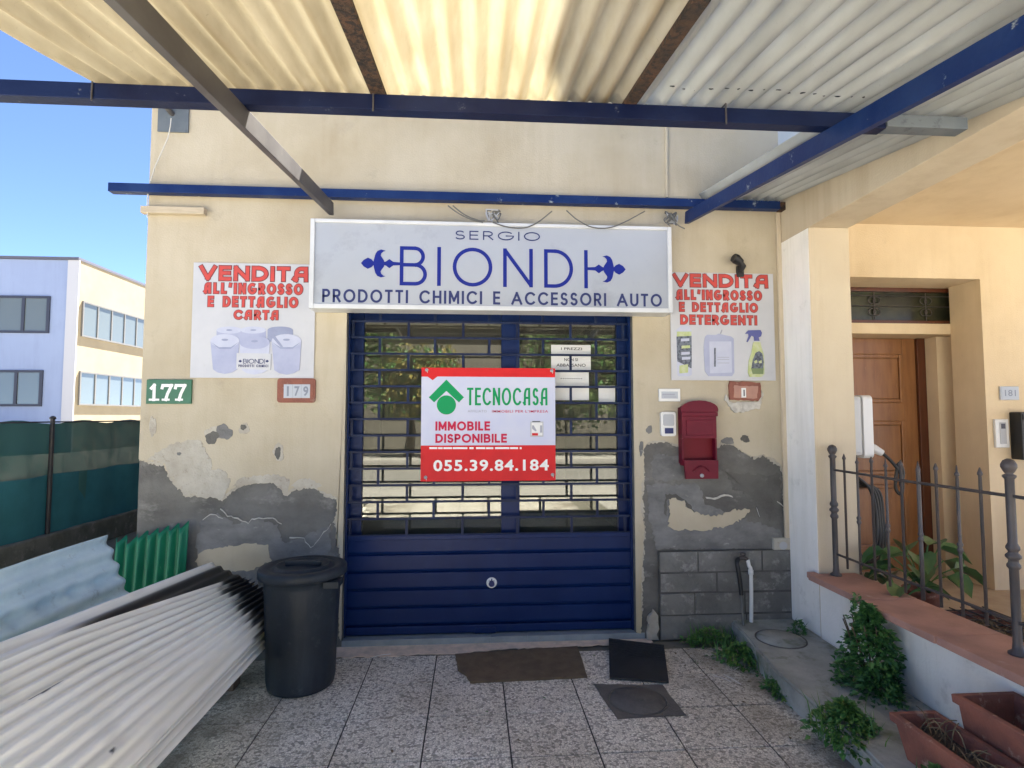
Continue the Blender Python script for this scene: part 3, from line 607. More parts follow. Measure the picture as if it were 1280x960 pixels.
# low white wall with tiled coping, iron railing on it
gw = thing('garden_wall', 'low white rendered wall topped with reddish tiles, beside the cement step', 'low wall', (2.25, 2.2, 0))
mb = MB(); mb.box(2.186, 2.42, .72, 3.4515, 0, .472); mb.build('wall', 'white_wall', gw)
mb = MB(); rnd = random.Random(2); y = 3.449
mb.box(2.13, 2.184, 3.4495, 3.5, .474, .511, 0, .006)
while y > .75:
    y2 = max(y - .5, .74); mb.box(2.085 + rnd.uniform(-.003, .003) + (.02 if y > 3 else 0), 2.42, y2 + .0015, y - .0015, .474, .511 + rnd.uniform(-.001, .001), 0, .006); y = y2
mb.build('coping', 'coping_tile', gw)
ral = thing('iron_railing', 'dark wrought iron railing with ball topped posts on the tiled low wall', 'railing', (2.27, 2.8, .511))
for yp in (3.40, 2.232, 1.06):
    b = MB(); b.lathe([(.034, .512), (.034, .52), (.02, .53), (.0165, .56), (.0165, .86), (.024, .87), (.024, .88), (.0175, .89), (.0175, .9), (.027, .91), (.027, .92), (.0175, .93), (.0175, .935), (.024, .945), (.024, .955), (.0165, .97), (.0165, 1.235), (.024, 1.245), (.024, 1.252), (.013, 1.258), (.02, 1.268), (.028, 1.285), (.028, 1.297), (.02, 1.314), (.006, 1.322)], (2.262, yp, 0), 16)
    b.build('post', 'iron', ral)
for zr_ in (.645, 1.165):
    for ya, yb in ((3.383, 2.249), (2.215, 1.077)):
        b = MB(); b.tube([(2.262, ya, zr_), (2.262, (ya + yb) / 2, zr_ - .003), (2.262, yb, zr_)], .0075, 8); b.build('rail', 'iron', ral)
bars = [3.29, 3.175, 3.055, 2.945, 2.835, 2.72, 2.61, 2.49, 2.37] + [2.1 - .117 * k for k in range(9)]
for i, yb in enumerate(bars):
    b = MB(); top = 1.272; r0 = .0068 if i != 5 else .0095
    b.lathe([(r0, .58), (r0, .86), (.008, .868), (.0125, .876), (.0125, .884), (.008, .892), (.0125, .9), (.0125, .908), (r0, .916), (r0, 1.22), (.0105, 1.225), (.0105, 1.232), (r0 * .8, 1.24), (.002, top)] if i % 2 else [(r0, .58), (r0, 1.235), (.0105, 1.24), (.0105, 1.247), (.002, top)], (2.262, yb, 0), 10)
    b.build('bar', 'iron', ral)

# ------------------------------------------------------------------ canopy
can = thing('canopy', 'rusty blue steel canopy with corrugated sheets over the shop forecourt', 'canopy', (.3, 2.0, 2.4))
SL = .15; Y0 = 3.75
def zp(z0, y): return z0 - SL * (Y0 - y)
for xa, xb, mt in ((-.948, -.845, 'grey_steel'), (1.487, 1.462, 'blue_beam')):
    b = MB(); b.beam((xa, 3.745, zp(2.885, 3.745)), (xb, .9, zp(2.885, .9)), .03, .082, 0); b.build('rafter', mt, can)
b = MB(); b.box(-3.2, 1.705, 2.142, 2.198, zp(2.9285, 2.17), zp(2.9285, 2.17) + .062, 0, .003); b.build('crossbeam', 'blue_paint', can)
b = MB(); b.box(1.7055, 2.06, 2.135, 2.2, zp(2.935, 2.17), zp(2.935, 2.17) + .052, 0, .003); b.build('beam_end', 'weathered_zinc', can)
b = MB(); b.box(-2.36, 2.15, 3.715, 3.775, 2.955, 3.012, 0, .003); b.build('wall_beam', 'blue_beam', can)
b = MB(); b.box(2.151, 2.3, 3.712, 3.772, 2.95, 3.005, 0, .003); b.build('wall_beam_end', 'rust', can)
b = MB(); b.box(-2.4, 2.183, 1.0, 1.06, zp(2.93, 1.03), zp(2.93, 1.03) + .06, 0, .003); b.build('front_beam', 'blue_paint', can)
for xa in (-2.35,): b = MB(); b.beam((xa, 1.03, 0), (xa, 1.03, zp(2.925, 1.03)), .06, .06, up=(0, 1, 0)); b.build('post', 'blue_paint', can)
for xa, wd in ((-.374, .058), (.628, .05)):
    b = MB(); b.beam((xa, 2.24, zp(3.003, 2.24)), (xa, .9, zp(3.003, .9)), wd, .02, 0); b.build('purlin', 'rust', can)
for xa in (-1.43, -.39, 1.02):
    b = MB(); z = zp(2.93, 2.17); b.tube([(xa, 2.139, z + .075), (xa, 2.137, z - .012)], .0035, 6); b.tube([(xa, 2.139, z + .075), (xa, 2.2, z + .08)], .0035, 6); b.build('hook_bolt', 'grey_steel', can)
def roofsheet(x0, x1, y0, y1, mt, nper, dz=0, sag=0, ph=0):
    b = MB(); g = corr(b, lambda u, v: (x0 + (x1 - x0) * u, y0 + (y1 - y0) * v, zp(3.03 + dz, y0 + (y1 - y0) * v) - sag * (1 - u) ** 3 * math.sin(math.pi * min(1, max(0, (1 - v) * .9)))), nper, 12, 24, .019, .0035, ph=ph)
    st = []                                                        # darker along the troughs of the waves, plus random patches
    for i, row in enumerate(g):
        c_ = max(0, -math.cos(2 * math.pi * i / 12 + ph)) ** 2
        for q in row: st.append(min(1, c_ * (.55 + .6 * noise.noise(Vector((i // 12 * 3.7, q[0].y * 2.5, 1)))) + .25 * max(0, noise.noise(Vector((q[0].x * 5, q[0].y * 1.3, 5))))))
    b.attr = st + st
    return b.build('roof_sheet', mt, can)
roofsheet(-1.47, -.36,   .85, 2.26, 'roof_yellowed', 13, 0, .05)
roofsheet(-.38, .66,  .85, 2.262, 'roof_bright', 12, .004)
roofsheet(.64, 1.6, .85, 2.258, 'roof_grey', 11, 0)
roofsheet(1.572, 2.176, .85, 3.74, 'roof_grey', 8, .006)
b = MB(); rnd = random.Random(8)
for k in range(16):
    xx = .75 + k * .052; yy = 2.02 + rnd.uniform(-.02, .02)
    b.prism(blob(xx, yy, .005 + rnd.random() * .007, .004 + rnd.random() * .003, 10, .4, k), 0, .001, mp=lambda q: Vector((q.x, q.z, zp(3.03, q.z) - .0185 + q.y)))
tag(b.build('nail_holes', 'black_soft', can), kind=None)

# ------------------------------------------------------------------ lightbox sign
YS = 3.64
sg = thing('lightbox_sign', 'long pale grey lightbox shop sign with blue lettering above the shutter', 'sign', (.14, 3.72, 2.19))
b = MB(); z0, z1, x0, x1 = 2.192, 2.777, -1.05, 1.333
b.box(x0, x1, YS + .004, 3.79, z0 + .001, z1 - .001, 0)
for q in ((x0, x0 + .028, z0, z1), (x1 - .028, x1, z0, z1)): b.box(q[0], q[1], YS - .012, YS + .03, q[2], q[3], 0, .004)
for q in ((z0, z0 + .03), (z1 - .022, z1)): b.box(x0 + .0285, x1 - .0285, YS - .012, YS + .03, q[0], q[1], 0, .004)
b.build('frame', 'white_frame', sg)
b = MB(); b.box(x0 + .02, x1 - .02, YS, YS + .0035, z0 + .02, z1 - .015); b.build('panel', 'sign_panel', sg)
b = MB(); yl = YS - .0015
stroke_text(b, 'SERGIO', -.12, .441, 2.662, 2.722, yl, .13, .5, 1)
for ch, xa, xb in (('B', -.478, -.302), ('I', -.236, -.212), ('O', -.135, .125), ('N', .196, .393), ('D', .468, .662), ('I', .737, .757)):
    gw_, st = G[ch]; wd = .024; h0, h1 = 2.35, 2.609; kx = (xb - xa - wd) / gw_ if gw_ else 1
    for i, q in enumerate(st): ribbon(b, [(xa + wd / 2 + px * kx, h0 + wd / 2 + pz * (h1 - h0 - wd)) for px, pz in q], wd, yl - .0002 * i, 0, lambda p_, yy: (p_.x, yy, p_.y))
stroke_text(b, 'PRODOTTI CHIMICI E ACCESSORI AUTO', -.969, 1.262, 2.233, 2.32, yl, .17, .19, 1)
b.build('lettering', ['navy', 'navy_dark'], sg)
def emblem(cx, cz, sgn, length):
    """lily head: pointed bud, two curled side petals, stem running into the letter"""
    b = MB(); m_ = lambda a, c_: (cx + sgn * a, cz + c_)
    bud = [(0, 0), (.018, .022), (.044, .037), (.068, .026), (.083, .008)]; bud = bud + [(a, -c_) for a, c_ in bud[-1:0:-1]]
    stem = [(.145, .01), (.16, .014), (.182, .03), (.207, .012), (length, .009), (length, -.009), (.207, -.012), (.182, -.03), (.16, -.014), (.145, -.01)]
    b.prism([m_(*q) for q in bud], yl - .0004, yl); b.prism([m_(*q) for q in stem], yl - .0006, yl)
    for s_ in (1, -1):
        pet = [(.08, 0), (.081, .014), (.085, .034), (.092, .062), (.105, .082), (.128, .092), (.158, .084), (.143, .079), (.13, .067), (.126, .052), (.135, .038), (.148, .02), (.15, 0)]
        b.prism([m_(a, s_ * c_) for a, c_ in pet], yl - .0012 - .0002 * (s_ + 1), yl)
    b.build('emblem', 'navy', sg)
emblem(-.727, 2.492, 1, .255); emblem(1.018, 2.483, -1, .262)

# ------------------------------------------------------------------ wall posters
def poster(label, x0, x1, z0, z1, lines, pic, pmats):
    r = thing('wall_poster', label, 'poster', ((x0 + x1) / 2, 3.786, z0))
    b = MB(); b.box(x0, x1, 3.781, 3.787, z0, z1); b.build('board', 'poster_white', r)
    b = MB()
    for s_, u0, u1, v0, v1 in lines:
        xa, za = at_y(u0, v1, 3.781); xb, zb = at_y(u1, v0, 3.781)
        stroke_text(b, s_, xa, xb, za, zb, 3.7803, .25, .15, 1, GA, .08); stroke_text(b, s_, xa, xb, za, zb, 3.7788, .25, .15, 0, GA, -.03)
    b.build('lettering', ['poster_red', 'poster_dark'], r)
    b = MB(); pic(b); b.build('printed_picture', pmats, r); return r
def pw(pts, y=3.781): return [at_y(u, v, y) for u, v in pts]
def zp1(l): return pw([(230 + a * .17708, 320 + c * .17708) for a, c in l])
def oval(cx, cy, rx, ry, n=22): return [(cx + rx * math.cos(2 * math.pi * i / n), cy + ry * math.sin(2 * math.pi * i / n)) for i in range(n)]
def rolls(b):
    k = [0]
    def pl(l, mi): k[0] += 1; b.prism(zp1(l), 3.7805 - .0003 * k[0], 3.781, mi)
    for cx, cy, rx, mi in ((320, 545, 90, 0), (490, 545, 90, 0), (680, 545, 90, 1)):
        pl([(cx - rx, cy - 20), (cx + rx, cy - 20), (cx + rx, cy + 60), (cx - rx, cy + 60)], mi); pl(oval(cx, cy - 22, rx, 25), 1 if mi else 2); pl(oval(cx, cy - 22, 22, 6), 1)
    for cx, cy, rx, bt, mi in ((290, 600, 102, 815, 0), (725, 600, 105, 820, 0), (500, 610, 108, 820, 2)):
        pl([(cx - rx, cy), (cx + rx, cy), (cx + rx - 14, bt - 15), (cx + rx * .5, bt + 8), (cx, bt + 18), (cx - rx * .5, bt + 8), (cx - rx + 18, bt - 15)], mi); pl(oval(cx, cy, rx, 48), 2 if mi == 0 else 0); pl(oval(cx, cy - 8, 24, 8), 1)
        if cx != 500: pl([(cx - rx, cy + 6), (cx - rx * .4, cy + 44), (cx + rx * .4, cy + 44), (cx + rx, cy + 6), (cx + rx * .4, cy + 56), (cx - rx * .4, cy + 56)], 1)
    pl([(640, 560), (700, 640), (690, 650), (625, 575)], 1)
    pl([(375, 685), (618, 690), (612, 806), (372, 796)], 3)
    xa, za = zp1([(420, 760)])[0]; xb, zb = zp1([(575, 728)])[0]; stroke_text(b, 'BIONDI', xa, xb, za, zb, 3.7725, .12, .12, 4)
    xa, za = zp1([(388, 785)])[0]; xb, zb = zp1([(598, 768)])[0]; stroke_text(b, 'PRODOTTI CHIMICI', xa, xb, za, zb, 3.7725, .2, .2, 4)
    for e in (400, 590): pl([(e - 13, 743), (e, 733), (e + 13, 743), (e, 753)], 4)
xa, zb = at_y(244, 329); xb, za = at_y(393, 473)
poster('white poster of grey paper rolls under red capitals, left of the lightbox sign', xa, xb, za, zb,
       [('VENDITA', 249, 387, 334, 350.5), ("ALL'INGROSSO", 254.5, 379, 355, 367), ('E DETTAGLIO', 259.5, 373, 371.5, 383.5), ('CARTA', 292, 349, 388, 399.5)], rolls,
       ['print_lilac', 'print_lilac_dark', 'print_lilac_pale', 'poster_white', 'navy_dark'])
def zp2(l): return pw([(820 + a * .17708, 310 + c * .17708) for a, c in l])
def bottles(b):
    k = [0]
    def pl(l, mi): k[0] += 1; b.prism(zp2(l), 3.7805 - .0003 * k[0], 3.781, mi)
    pl([(165, 560), (175, 548), (225, 548), (240, 560), (252, 580), (252, 895), (235, 905), (160, 905), (150, 895), (140, 580)], 4); pl([(146, 590), (250, 590), (250, 625), (146, 625)], 0)
    pl([(144, 625), (251, 620), (252, 800), (250, 850), (150, 800)], 1)
    for q in ((175, 640), (180, 690), (178, 735), (182, 770)): pl([(q[0], q[1]), (q[0] + 60, q[1] - 3), (q[0] + 60, q[1] + 16), (q[0], q[1] + 20)], 4 if q[1] != 690 else 0)
    pl([(165, 830), (225, 820), (225, 880), (165, 885)], 0)
    pl([(345, 625), (360, 612), (420, 615), (440, 605), (530, 625), (548, 640), (552, 880), (535, 905), (370, 905), (345, 870), (335, 700)], 2); pl([(375, 660), (530, 660), (535, 880), (380, 885)], 6); pl([(408, 705), (421, 705), (421, 838), (408, 838)], 1)
    for v in (770, 785, 810): pl([(432, v), (515, v), (515, v + 4), (432, v + 4)], 7)
    pl([(450, 605), (462, 578), (468, 580), (458, 606)], 7)
    pl([(685, 665), (735, 665), (742, 700), (760, 760), (764, 890), (745, 910), (660, 910), (648, 880), (652, 800), (672, 740)], 0)
    pl([(680, 790), (700, 740), (725, 728), (748, 745), (758, 800), (755, 850), (670, 850)], 1); pl([(668, 850), (757, 850), (755, 890), (680, 890)], 3)
    pl([(690, 800), (708, 790), (712, 810), (694, 816)], 0); pl([(722, 800), (742, 792), (744, 812), (724, 815)], 0)
    pl([(628, 606), (648, 582), (735, 580), (745, 600), (738, 625), (722, 632), (728, 656), (692, 656), (690, 628), (672, 618), (645, 665), (638, 662), (652, 622), (650, 606)], 5)
xa, zb = at_y(836, 341); xb, za = at_y(968, 476)
poster('white poster of cleaning bottles under red capitals, right of the lightbox sign', xa, xb, za, zb,
       [('VENDITA', 841, 961, 344, 358.5), ("ALL'INGROSSO", 845, 952, 363.5, 374.5), ('E DETTAGLIO', 849, 947, 379, 389.5), ('DETERGENTI', 850.5, 946, 394.5, 405.5)], bottles,
       ['print_green', 'print_dark', 'print_lilac', 'print_green_dark', 'print_lilac_pale', 'print_blue', 'print_lilac_pale', 'print_grey'])

# ------------------------------------------------------------------ estate agent's banner tied to the grille
bn = thing('banner', 'red and white property banner tied to the middle of the blue grille', 'banner', (.11, 3.85, 1.07))
bx0, bz1 = at_y(527, 459.5, 3.848); bx1, bz0 = at_y(694.5, 600.5, 3.848)
yb = 3.848
def wav(x, z): return yb - .003 * math.sin((x - bx0) * 7) * math.sin((z - bz0) * 5) - .002
def bs(u, v): return at_y(520 + u / 6, 450 + v / 6, yb)
b = MB(); nx, nz = 24, 18
for side in (0, .0012):
    b.add([(bx0 + (bx1 - bx0) * i / nx, yb + side, bz0 + (bz1 - bz0) * j / nz) for j in range(nz + 1) for i in range(nx + 1)],
          [[j * (nx + 1) + i, j * (nx + 1) + i + 1, (j + 1) * (nx + 1) + i + 1, (j + 1) * (nx + 1) + i] for j in range(nz) for i in range(nx)])
b.build('sheet', 'banner_white', bn)
b = MB()
b.prism([(bx0, bs(0, 125)[1]), bs(88, 125), bs(125, 152), bs(160, 124), (bx1, bs(0, 125)[1]), (bx1, bz1), (bx0, bz1)], yb - .0008, yb - .0002)
b.prism([(bx0, bz0), (bx1, bz0), (bx1, bs(0, 642)[1]), (bx0, bs(0, 642)[1])], yb - .0008, yb - .0002); b.build('red_band', 'banner_red', bn)
b = MB(); b.prism([bs(*q) for q in ((228, 147), (360, 280), (322, 318), (228, 232), (136, 318), (96, 280))], yb - .0012, yb - .0003); b.prism([bs(228 + 72 * math.cos(a), 337 + 72 * math.sin(a)) for a in [2 * math.pi * i / 32 for i in range(32)]], yb - .0016, yb - .0003); b.build('emblem', 'banner_green', bn)
b = MB(); ye = yb - .0016
def bt(s_, u0, u1, v0, v1, mi, off, sp=1.12): (xa_, za_), (xb_, zb_) = bs(u0, v1), bs(u1, v0); text(b, s_, xa_, xb_, za_, zb_, ye, mi, off, sp)
(xa, za), (xb, zb) = bs(382, 340), bs(990, 210)
stroke_text(b, 'TECNOCASA', xa, xb, za, zb, ye, .125, .085, 0, GA)
for u in (382, 425, 480, 565, 625): pass
bt('AFFILIATO', 388, 530, 375, 393, 3, .004); bt("IMMOBILI PER L'IMPRESA", 570, 990, 375, 395, 1, .003)

for s_, u1, v0, v1 in (('IMMOBILE', 556, 460, 530), ('DISPONIBILE', 682, 553, 622)): (xa, za), (xb, zb) = bs(145, v1), bs(u1, v0); stroke_text(b, s_, xa, xb, za, zb, ye, .22, .12, 1)
bt('055.39.84.184', 130, 995, 745, 836, 2, .025)
for k, (a, c_) in enumerate(((100, 160), (166, 200), (206, 270), (276, 385), (400, 432), (450, 520), (526, 580), (592, 700), (706, 765), (778, 792))):
    b.prism([bs(a, 654), bs(c_, 654), bs(c_, 668), bs(a, 668)], ye - .0001, ye + .0006, 2)
b.build('lettering', ['banner_green', 'banner_crimson', 'white_paint', 'print_grey'], bn)
b = MB()
b.prism([bs(*q) for q in ((858, 462), (955, 462), (955, 575), (858, 575))], ye, ye + .0006, 0); b.prism([bs(*q) for q in ((866, 470), (948, 470), (948, 566), (866, 566))], ye - .0006, ye, 1)
b.prism([bs(*q) for q in ((870, 548), (915, 548), (915, 566), (870, 566))], ye - .001, ye, 2); b.prism([bs(*q) for q in ((930, 490), (946, 490), (946, 545), (930, 545))], ye - .0011, ye, 3); b.prism([bs(*q) for q in ((870, 490), (882, 490), (905, 530), (895, 535), (870, 515))], ye - .0012, ye, 3)
b.prism([bs(*q) for q in ((872, 458), (932, 458), (932, 464), (872, 464))], ye - .0013, ye, 4); b.build('printed_picture', ['plastic_grey', 'paper', 'banner_red', 'print_grey', 'black'], bn)
for u, v in ((80, 75), (1018, 80), (72, 880), (1024, 860)):
    b = MB(); x_, z_ = bs(u, v); b.lathe([(.012, yb - .004), (.007, yb - .006), (.007, yb - .002)], (x_, 0, z_), 14, 0, True, 'y'); b.tube([(x_, yb - .006, z_), (x_ + .006, yb - .008, z_ - .012), (x_ + .004, yb + .012, z_ - .03), (x_, yb + .016, z_)], .002, 6, 1); b.build('eyelet_tie', ['plastic_grey', 'white_paint'], bn)

# ------------------------------------------------------------------ numbers and fittings on the walls
def rrect(x0, x1, z0, z1, r, n=5):
    o = []
    for cx, cz, a0 in ((x1 - r, z1 - r, 0), (x0 + r, z1 - r, 90), (x0 + r, z0 + r, 180), (x1 - r, z0 + r, 270)):
        o += [(cx + r * math.cos(R(a0 + 90 * i / n)), cz + r * math.sin(R(a0 + 90 * i / n))) for i in range(n + 1)]
    return o
xa, zb = at_y(186, 474.5); xb, za = at_y(241, 505)
r = thing('number_plate', 'dark green plate with white number 177 at the left corner of the shop', 'house number', ((xa + xb) / 2, 3.787, za))
b = MB(); b.box(xa, xb, 3.776, 3.79, za, zb, 0, .003); b.build('plate', 'green_plate', r)
b = MB()
for ch, u in (('1', 189.5), ('7', 204), ('7', 220.5)):
    x0_, z1_ = at_y(u, 479.5); x1_, z0_ = at_y(u + (11.5 if ch == '1' else 14.5), 501)
    if ch == '1': P = [[(.5, .06), (.5, .9), (.22, .72)]]; sl = [(.1, .06), (.95, .06)]
    else: P = [[(.1, .74), (.14, .88), (.86, .88), (.55, .4), (.42, .06)]]; sl = [(.18, .06), (.66, .06)]
    for i, q in enumerate(P + [sl]): ribbon(b, [(x0_ + a * (x1_ - x0_), z0_ + c_ * (z1_ - z0_)) for a, c_ in q], .019 if i == 0 else .013, 3.7752 - .0002 * i, 0, lambda p_, yy: (p_.x, yy, p_.y))
b.build('digits', 'white_paint', r)
xa, zb = at_y(348.5, 473); xb, za = at_y(395, 503.5)
r = thing('number_plate', 'terracotta plate with three white digit tiles 179 under the paper roll poster', 'house number', ((xa + xb) / 2, 3.787, za))
b = MB(); b.prism(rrect(xa, xb, za, zb, .02), 3.774, 3.79); b.prism(rrect(xa + .012, xb - .012, za + .01, zb - .012, .014), 3.771, 3.7735); b.build('plate', 'terracotta', r)
b = MB()
for i in range(3):
    u0 = 355 + i * 11; (x0_, z1_), (x1_, z0_) = at_y(u0, 480.5, 3.771), at_y(u0 + 10.4, 497.5, 3.771)
    b.box(x0_, x1_, 3.768, 3.7705, z0_, z1_, 0); text(b, '179'[i], x0_ + (.02 if i == 0 else .012), x1_ - (.022 if i == 0 else .01), z0_ + .012, z1_ - .012, 3.7675, 1, .03)
b.build('digit_tiles', ['tile_grey', 'digit_grey'], r)
# broken plate on the right
xa, zb = at_y(909, 476.5); xb, za = at_y(949, 501.5)
r = thing('number_plate', 'broken terracotta number plate with a scrap of white tile under the bottle poster', 'house number', ((xa + xb) / 2, 3.787, za))
b = MB(); b.prism(rough_poly([(xa + .005, za + .01), (xb - .02, za), (xb, za + .03), (xb - .004, zb - .01), (xa + .01, zb), (xa, zb - .03)], .004, .02, 3), 3.772, 3.789); b.prism(rough_poly([(xa + .03, za + .025), (xb - .03, za + .02), (xb - .02, zb - .035), (xa + .035, zb - .03)], .003, .02, 4), 3.77, 3.7715, 1); b.build('plate', ['terracotta', 'coping_tile'], r)
b = MB(); (x0_, z1_), (x1_, z0_) = at_y(926.5, 485, 3.77), at_y(932.5, 497, 3.77); b.box(x0_, x1_, 3.767, 3.7695, z0_, z1_); b.box(x0_ + .014, x1_ - .01, 3.7662, 3.7668, z0_ + .01, z1_ - .012, 1); b.build('digit_tile', ['plastic_white', 'digit_dark'], r)
b = MB(); b.prism(rough_poly([at_y(*q) for q in ((904, 500), (912, 512), (917, 516), (948, 511), (950, 504), (953, 492), (950, 488), (946, 502), (910, 503), (906, 493))], .005, .012, 5), 3.779, 3.7895); b.build('mortar_rim', 'crack_white', r)
# name plate, bell, mailbox
xa, zb = at_y(822, 486); xb, za = at_y(849, 502)
r = thing('name_plate', 'small white name plate at the right of the shutter, above the keypad', 'name plate', ((xa + xb) / 2, 3.787, za))
b = MB(); b.box(xa, xb, 3.775, 3.79, za, zb, 0, .004); b.build('plate', 'plastic_white', r); b = MB(); b.box(xa + .018, xb - .018, 3.7735, 3.7748, za + .02, zb - .02, 0); b.box(xa + .024, xb - .04, 3.7725, 3.7733, za + .042, za + .054, 1); b.box(xa + .034, xb - .03, 3.7725, 3.7733, za + .028, za + .034, 1); b.build('label_strip', ['tile_grey', 'print_grey'], r)
xa, zb = at_y(824, 515); xb, za = at_y(843, 545)
r = thing('alarm_keypad', 'grey white alarm keypad with dark window beside the red mailbox', 'keypad', ((xa + xb) / 2, 3.787, za))
b = MB(); b.prism(rrect(xa, xb, za, zb, .016), 3.765, 3.79); b.build('case', 'plastic_white', r)
b = MB(); b.prism(rrect(xa + .016, xb - .014, za + .07, zb - .016, .012), 3.76, 3.7645); b.build('cover', 'plastic_grey', r); b = MB(); b.box(xa + .025, xb - .02, 3.759, 3.7645, za + .018, za + .056, 0, .002); b.build('window', 'navy_dark', r)
r = thing('mailbox', 'dark red wall mailbox with arched top and open flap beside the keypad', 'mailbox', (1.55, 3.76, 1.06))
Yf = 3.715; (xa, zt), (xb, zb_) = at_y(852, 501, Yf), at_y(897, 598, Yf)
cx = (xa + xb) / 2; hw = (xb - xa) / 2
def arch(hw_, z0_, zs, rise, n=10): return [(cx - hw_, z0_), (cx + hw_, z0_)] + [(cx + hw_ * math.cos(math.pi * i / n), zs + rise * math.sin(math.pi * i / n)) for i in range(n + 1)]
b = MB(); zs = zt - .045; zo1, zo0 = at_y(870, 548, Yf)[1], at_y(870, 569, Yf)[1]
b.box(cx - hw, cx + hw, 3.772, 3.789, zb_ + .1, zs); 
b.prism(arch(hw, zo1, zs - .015, .055), Yf, 3.771)
b.box(cx - hw, cx - hw + .01, Yf, 3.771, zo0 - .07, zo1 - .001); b.box(cx + hw - .01, cx + hw, Yf, 3.771, zo0 - .07, zo1 - .001)
b.build('box', 'mail_red', r)
b = MB(); b.prism([(cx - hw - .008, zs - .03), (cx + hw + .008, zs - .03)] + [(cx + (hw + .01) * math.cos(math.pi * i / 10), zs - .012 + .06 * math.sin(math.pi * i / 10)) for i in range(11)], Yf - .012, Yf - .0005)
b.box(cx - hw - .006, cx + hw + .006, Yf - .014, Yf - .0005, zs - .06, zs - .0315, 0, .003); b.build('hood', 'mail_red', r)
b = MB(); b.box(cx - hw + .03, cx + hw - .03, Yf - .006, Yf - .0005, zo1 + .022, zs - .085, 0, .003); b.build('front_panel', 'mail_red', r)
b = MB(); b.box(cx - hw + .011, cx + hw - .011, 3.766, 3.7715, zo0 - .06, zo1 - .001); b.build('inner_back', 'mail_dark', r)
b = MB(); b.prism([(cx - hw + .002, zb_ + .125), (cx - hw + .012, zb_), (cx + hw - .004, zb_), (cx + hw - .002, zb_ + .125)], Yf - .022, Yf - .0015); 
b.tube([(cx - .055 + .11 * i / 12, Yf - .026, zb_ + .052 + .035 * math.sin(math.pi * i / 12)) for i in range(13)], .005, 6); b.build('flap', 'mail_red', r)
b = MB(); b.lathe([(.013, Yf - .028), (.012, Yf - .024), (.013, Yf - .022)], (cx + .002, 0, zb_ + .022), 14, 0, True, 'y'); b.build('lock', 'plastic_grey', r)
b = MB(); b.lathe([(.005, Yf - .003), (.004, Yf)], (cx + .03, 0, zo1 - .016), 8, 0, True, 'y')
# wall lamp
r = thing('spotlight', 'small black spotlight on the wall above the bottle poster', 'spotlight', (1.89, 3.76, 2.52))
(px_, pz_) = at_y(921, 325, 3.73); (qx, qz) = at_y(925.5, 335, 3.76)
b = MB(); b.tube([(px_ - .03, 3.715, pz_ + .012), (px_ - .01, 3.72, pz_ + .004), (px_ + .03, 3.735, pz_ - .016)], [.03, .034, .026], 14); b.build('lamp_head', 'black', r)
b = MB(); b.tube([(px_ + .02, 3.735, pz_ - .012), (qx + .012, 3.75, qz + .01), (qx + .006, 3.77, qz - .02)], [.018, .024, .018], 10); b.box(qx - .02, qx + .03, 3.765, 3.79, qz - .06, qz + .02, 0, .006); b.build('bracket', 'black', r)
# steel plate and cord upper left, board at the corner
(xa, zb), (xb, za) = at_y(200, 133), at_y(237, 167.5)
r = thing('steel_bracket', 'square grey steel plate bolted high on the left corner of the shop', 'bracket', ((xa + xb) / 2, 3.787, za))
b = MB(); b.box(xa, xb, 3.778, 3.79, za, zb + .02, 0, .002); b.build('plate', 'weathered_zinc', r)
b = MB(); bx_, bz_ = at_y(214, 145); b.tube([(bx_ + .02, 3.79, bz_), (bx_ - .02, 3.64, bz_ + .06), (bx_ - .05, 3.4, bz_ + .14)], .018, 8); b.build('stub_bar', 'grey_steel', r)
b = MB(); b.tube([at_ for at_ in [(at_y(u, v, 3.75)[0], 3.75, at_y(u, v, 3.75)[1]) for u, v in ((214, 148), (213, 158), (210, 172), (203, 188), (194, 208), (188, 226), (184.5, 245), (184, 262), (184.5, 272))]], .0035, 6); tag(b.build('hanging_cord', 'rope'), 'thin pale cord hanging from the steel plate at the top left corner', 'cord')
(xa, zb), (xb, za) = at_y(177, 258, 3.76), at_y(256, 268.5, 3.76)
b = MB(); b.box(xa, xb, 3.745, 3.789, za, zb, 0, .003); tag(b.build('timber_batten', 'wood_pale'), 'short pale wooden batten fixed under the left end of the blue wall beam', 'batten')
# wiring over the sign
def wy(u, v, y=3.612): x_, z_ = at_y(u, v, y); return (x_, y, z_)
def smooth(pts, k=5):
    P = [Vector(p) for p in pts]; P = [P[0]] + P + [P[-1]]; o = []
    for i in range(1, len(P) - 2):
        for j in range(k):
            t_ = j / k; a, b_, c_, d_ = P[i - 1:i + 3]; o.append(.5 * ((2 * b_) + (c_ - a) * t_ + (2 * a - 5 * b_ + 4 * c_ - d_) * t_ * t_ + (3 * b_ - a - 3 * c_ + d_) * t_ ** 3))
    return o + [P[-2]]
r = thing('sign_wiring', 'tangle of thin dark wires looping between the wall beam and the lightbox sign', 'wiring', (.3, 3.73, 2.8))
for pts in ([wy(560, 257), wy(572, 266), wy(588, 274), wy(604, 278)], [wy(566, 257), wy(580, 268), wy(596, 275), wy(606, 276)], [wy(616, 278), wy(635, 284), wy(655, 285), wy(672, 278), wy(690, 264)], [wy(708, 263), wy(722, 275), wy(740, 284), wy(760, 285), wy(780, 278), wy(806, 264)], [wy(838, 266), wy(846, 280), wy(856, 286)], [wy(838, 268), wy(830, 275), wy(838, 283)]):
    b = MB(); b.tube(smooth(pts), .0042, 6); b.build('wire', 'cable_grey', r)
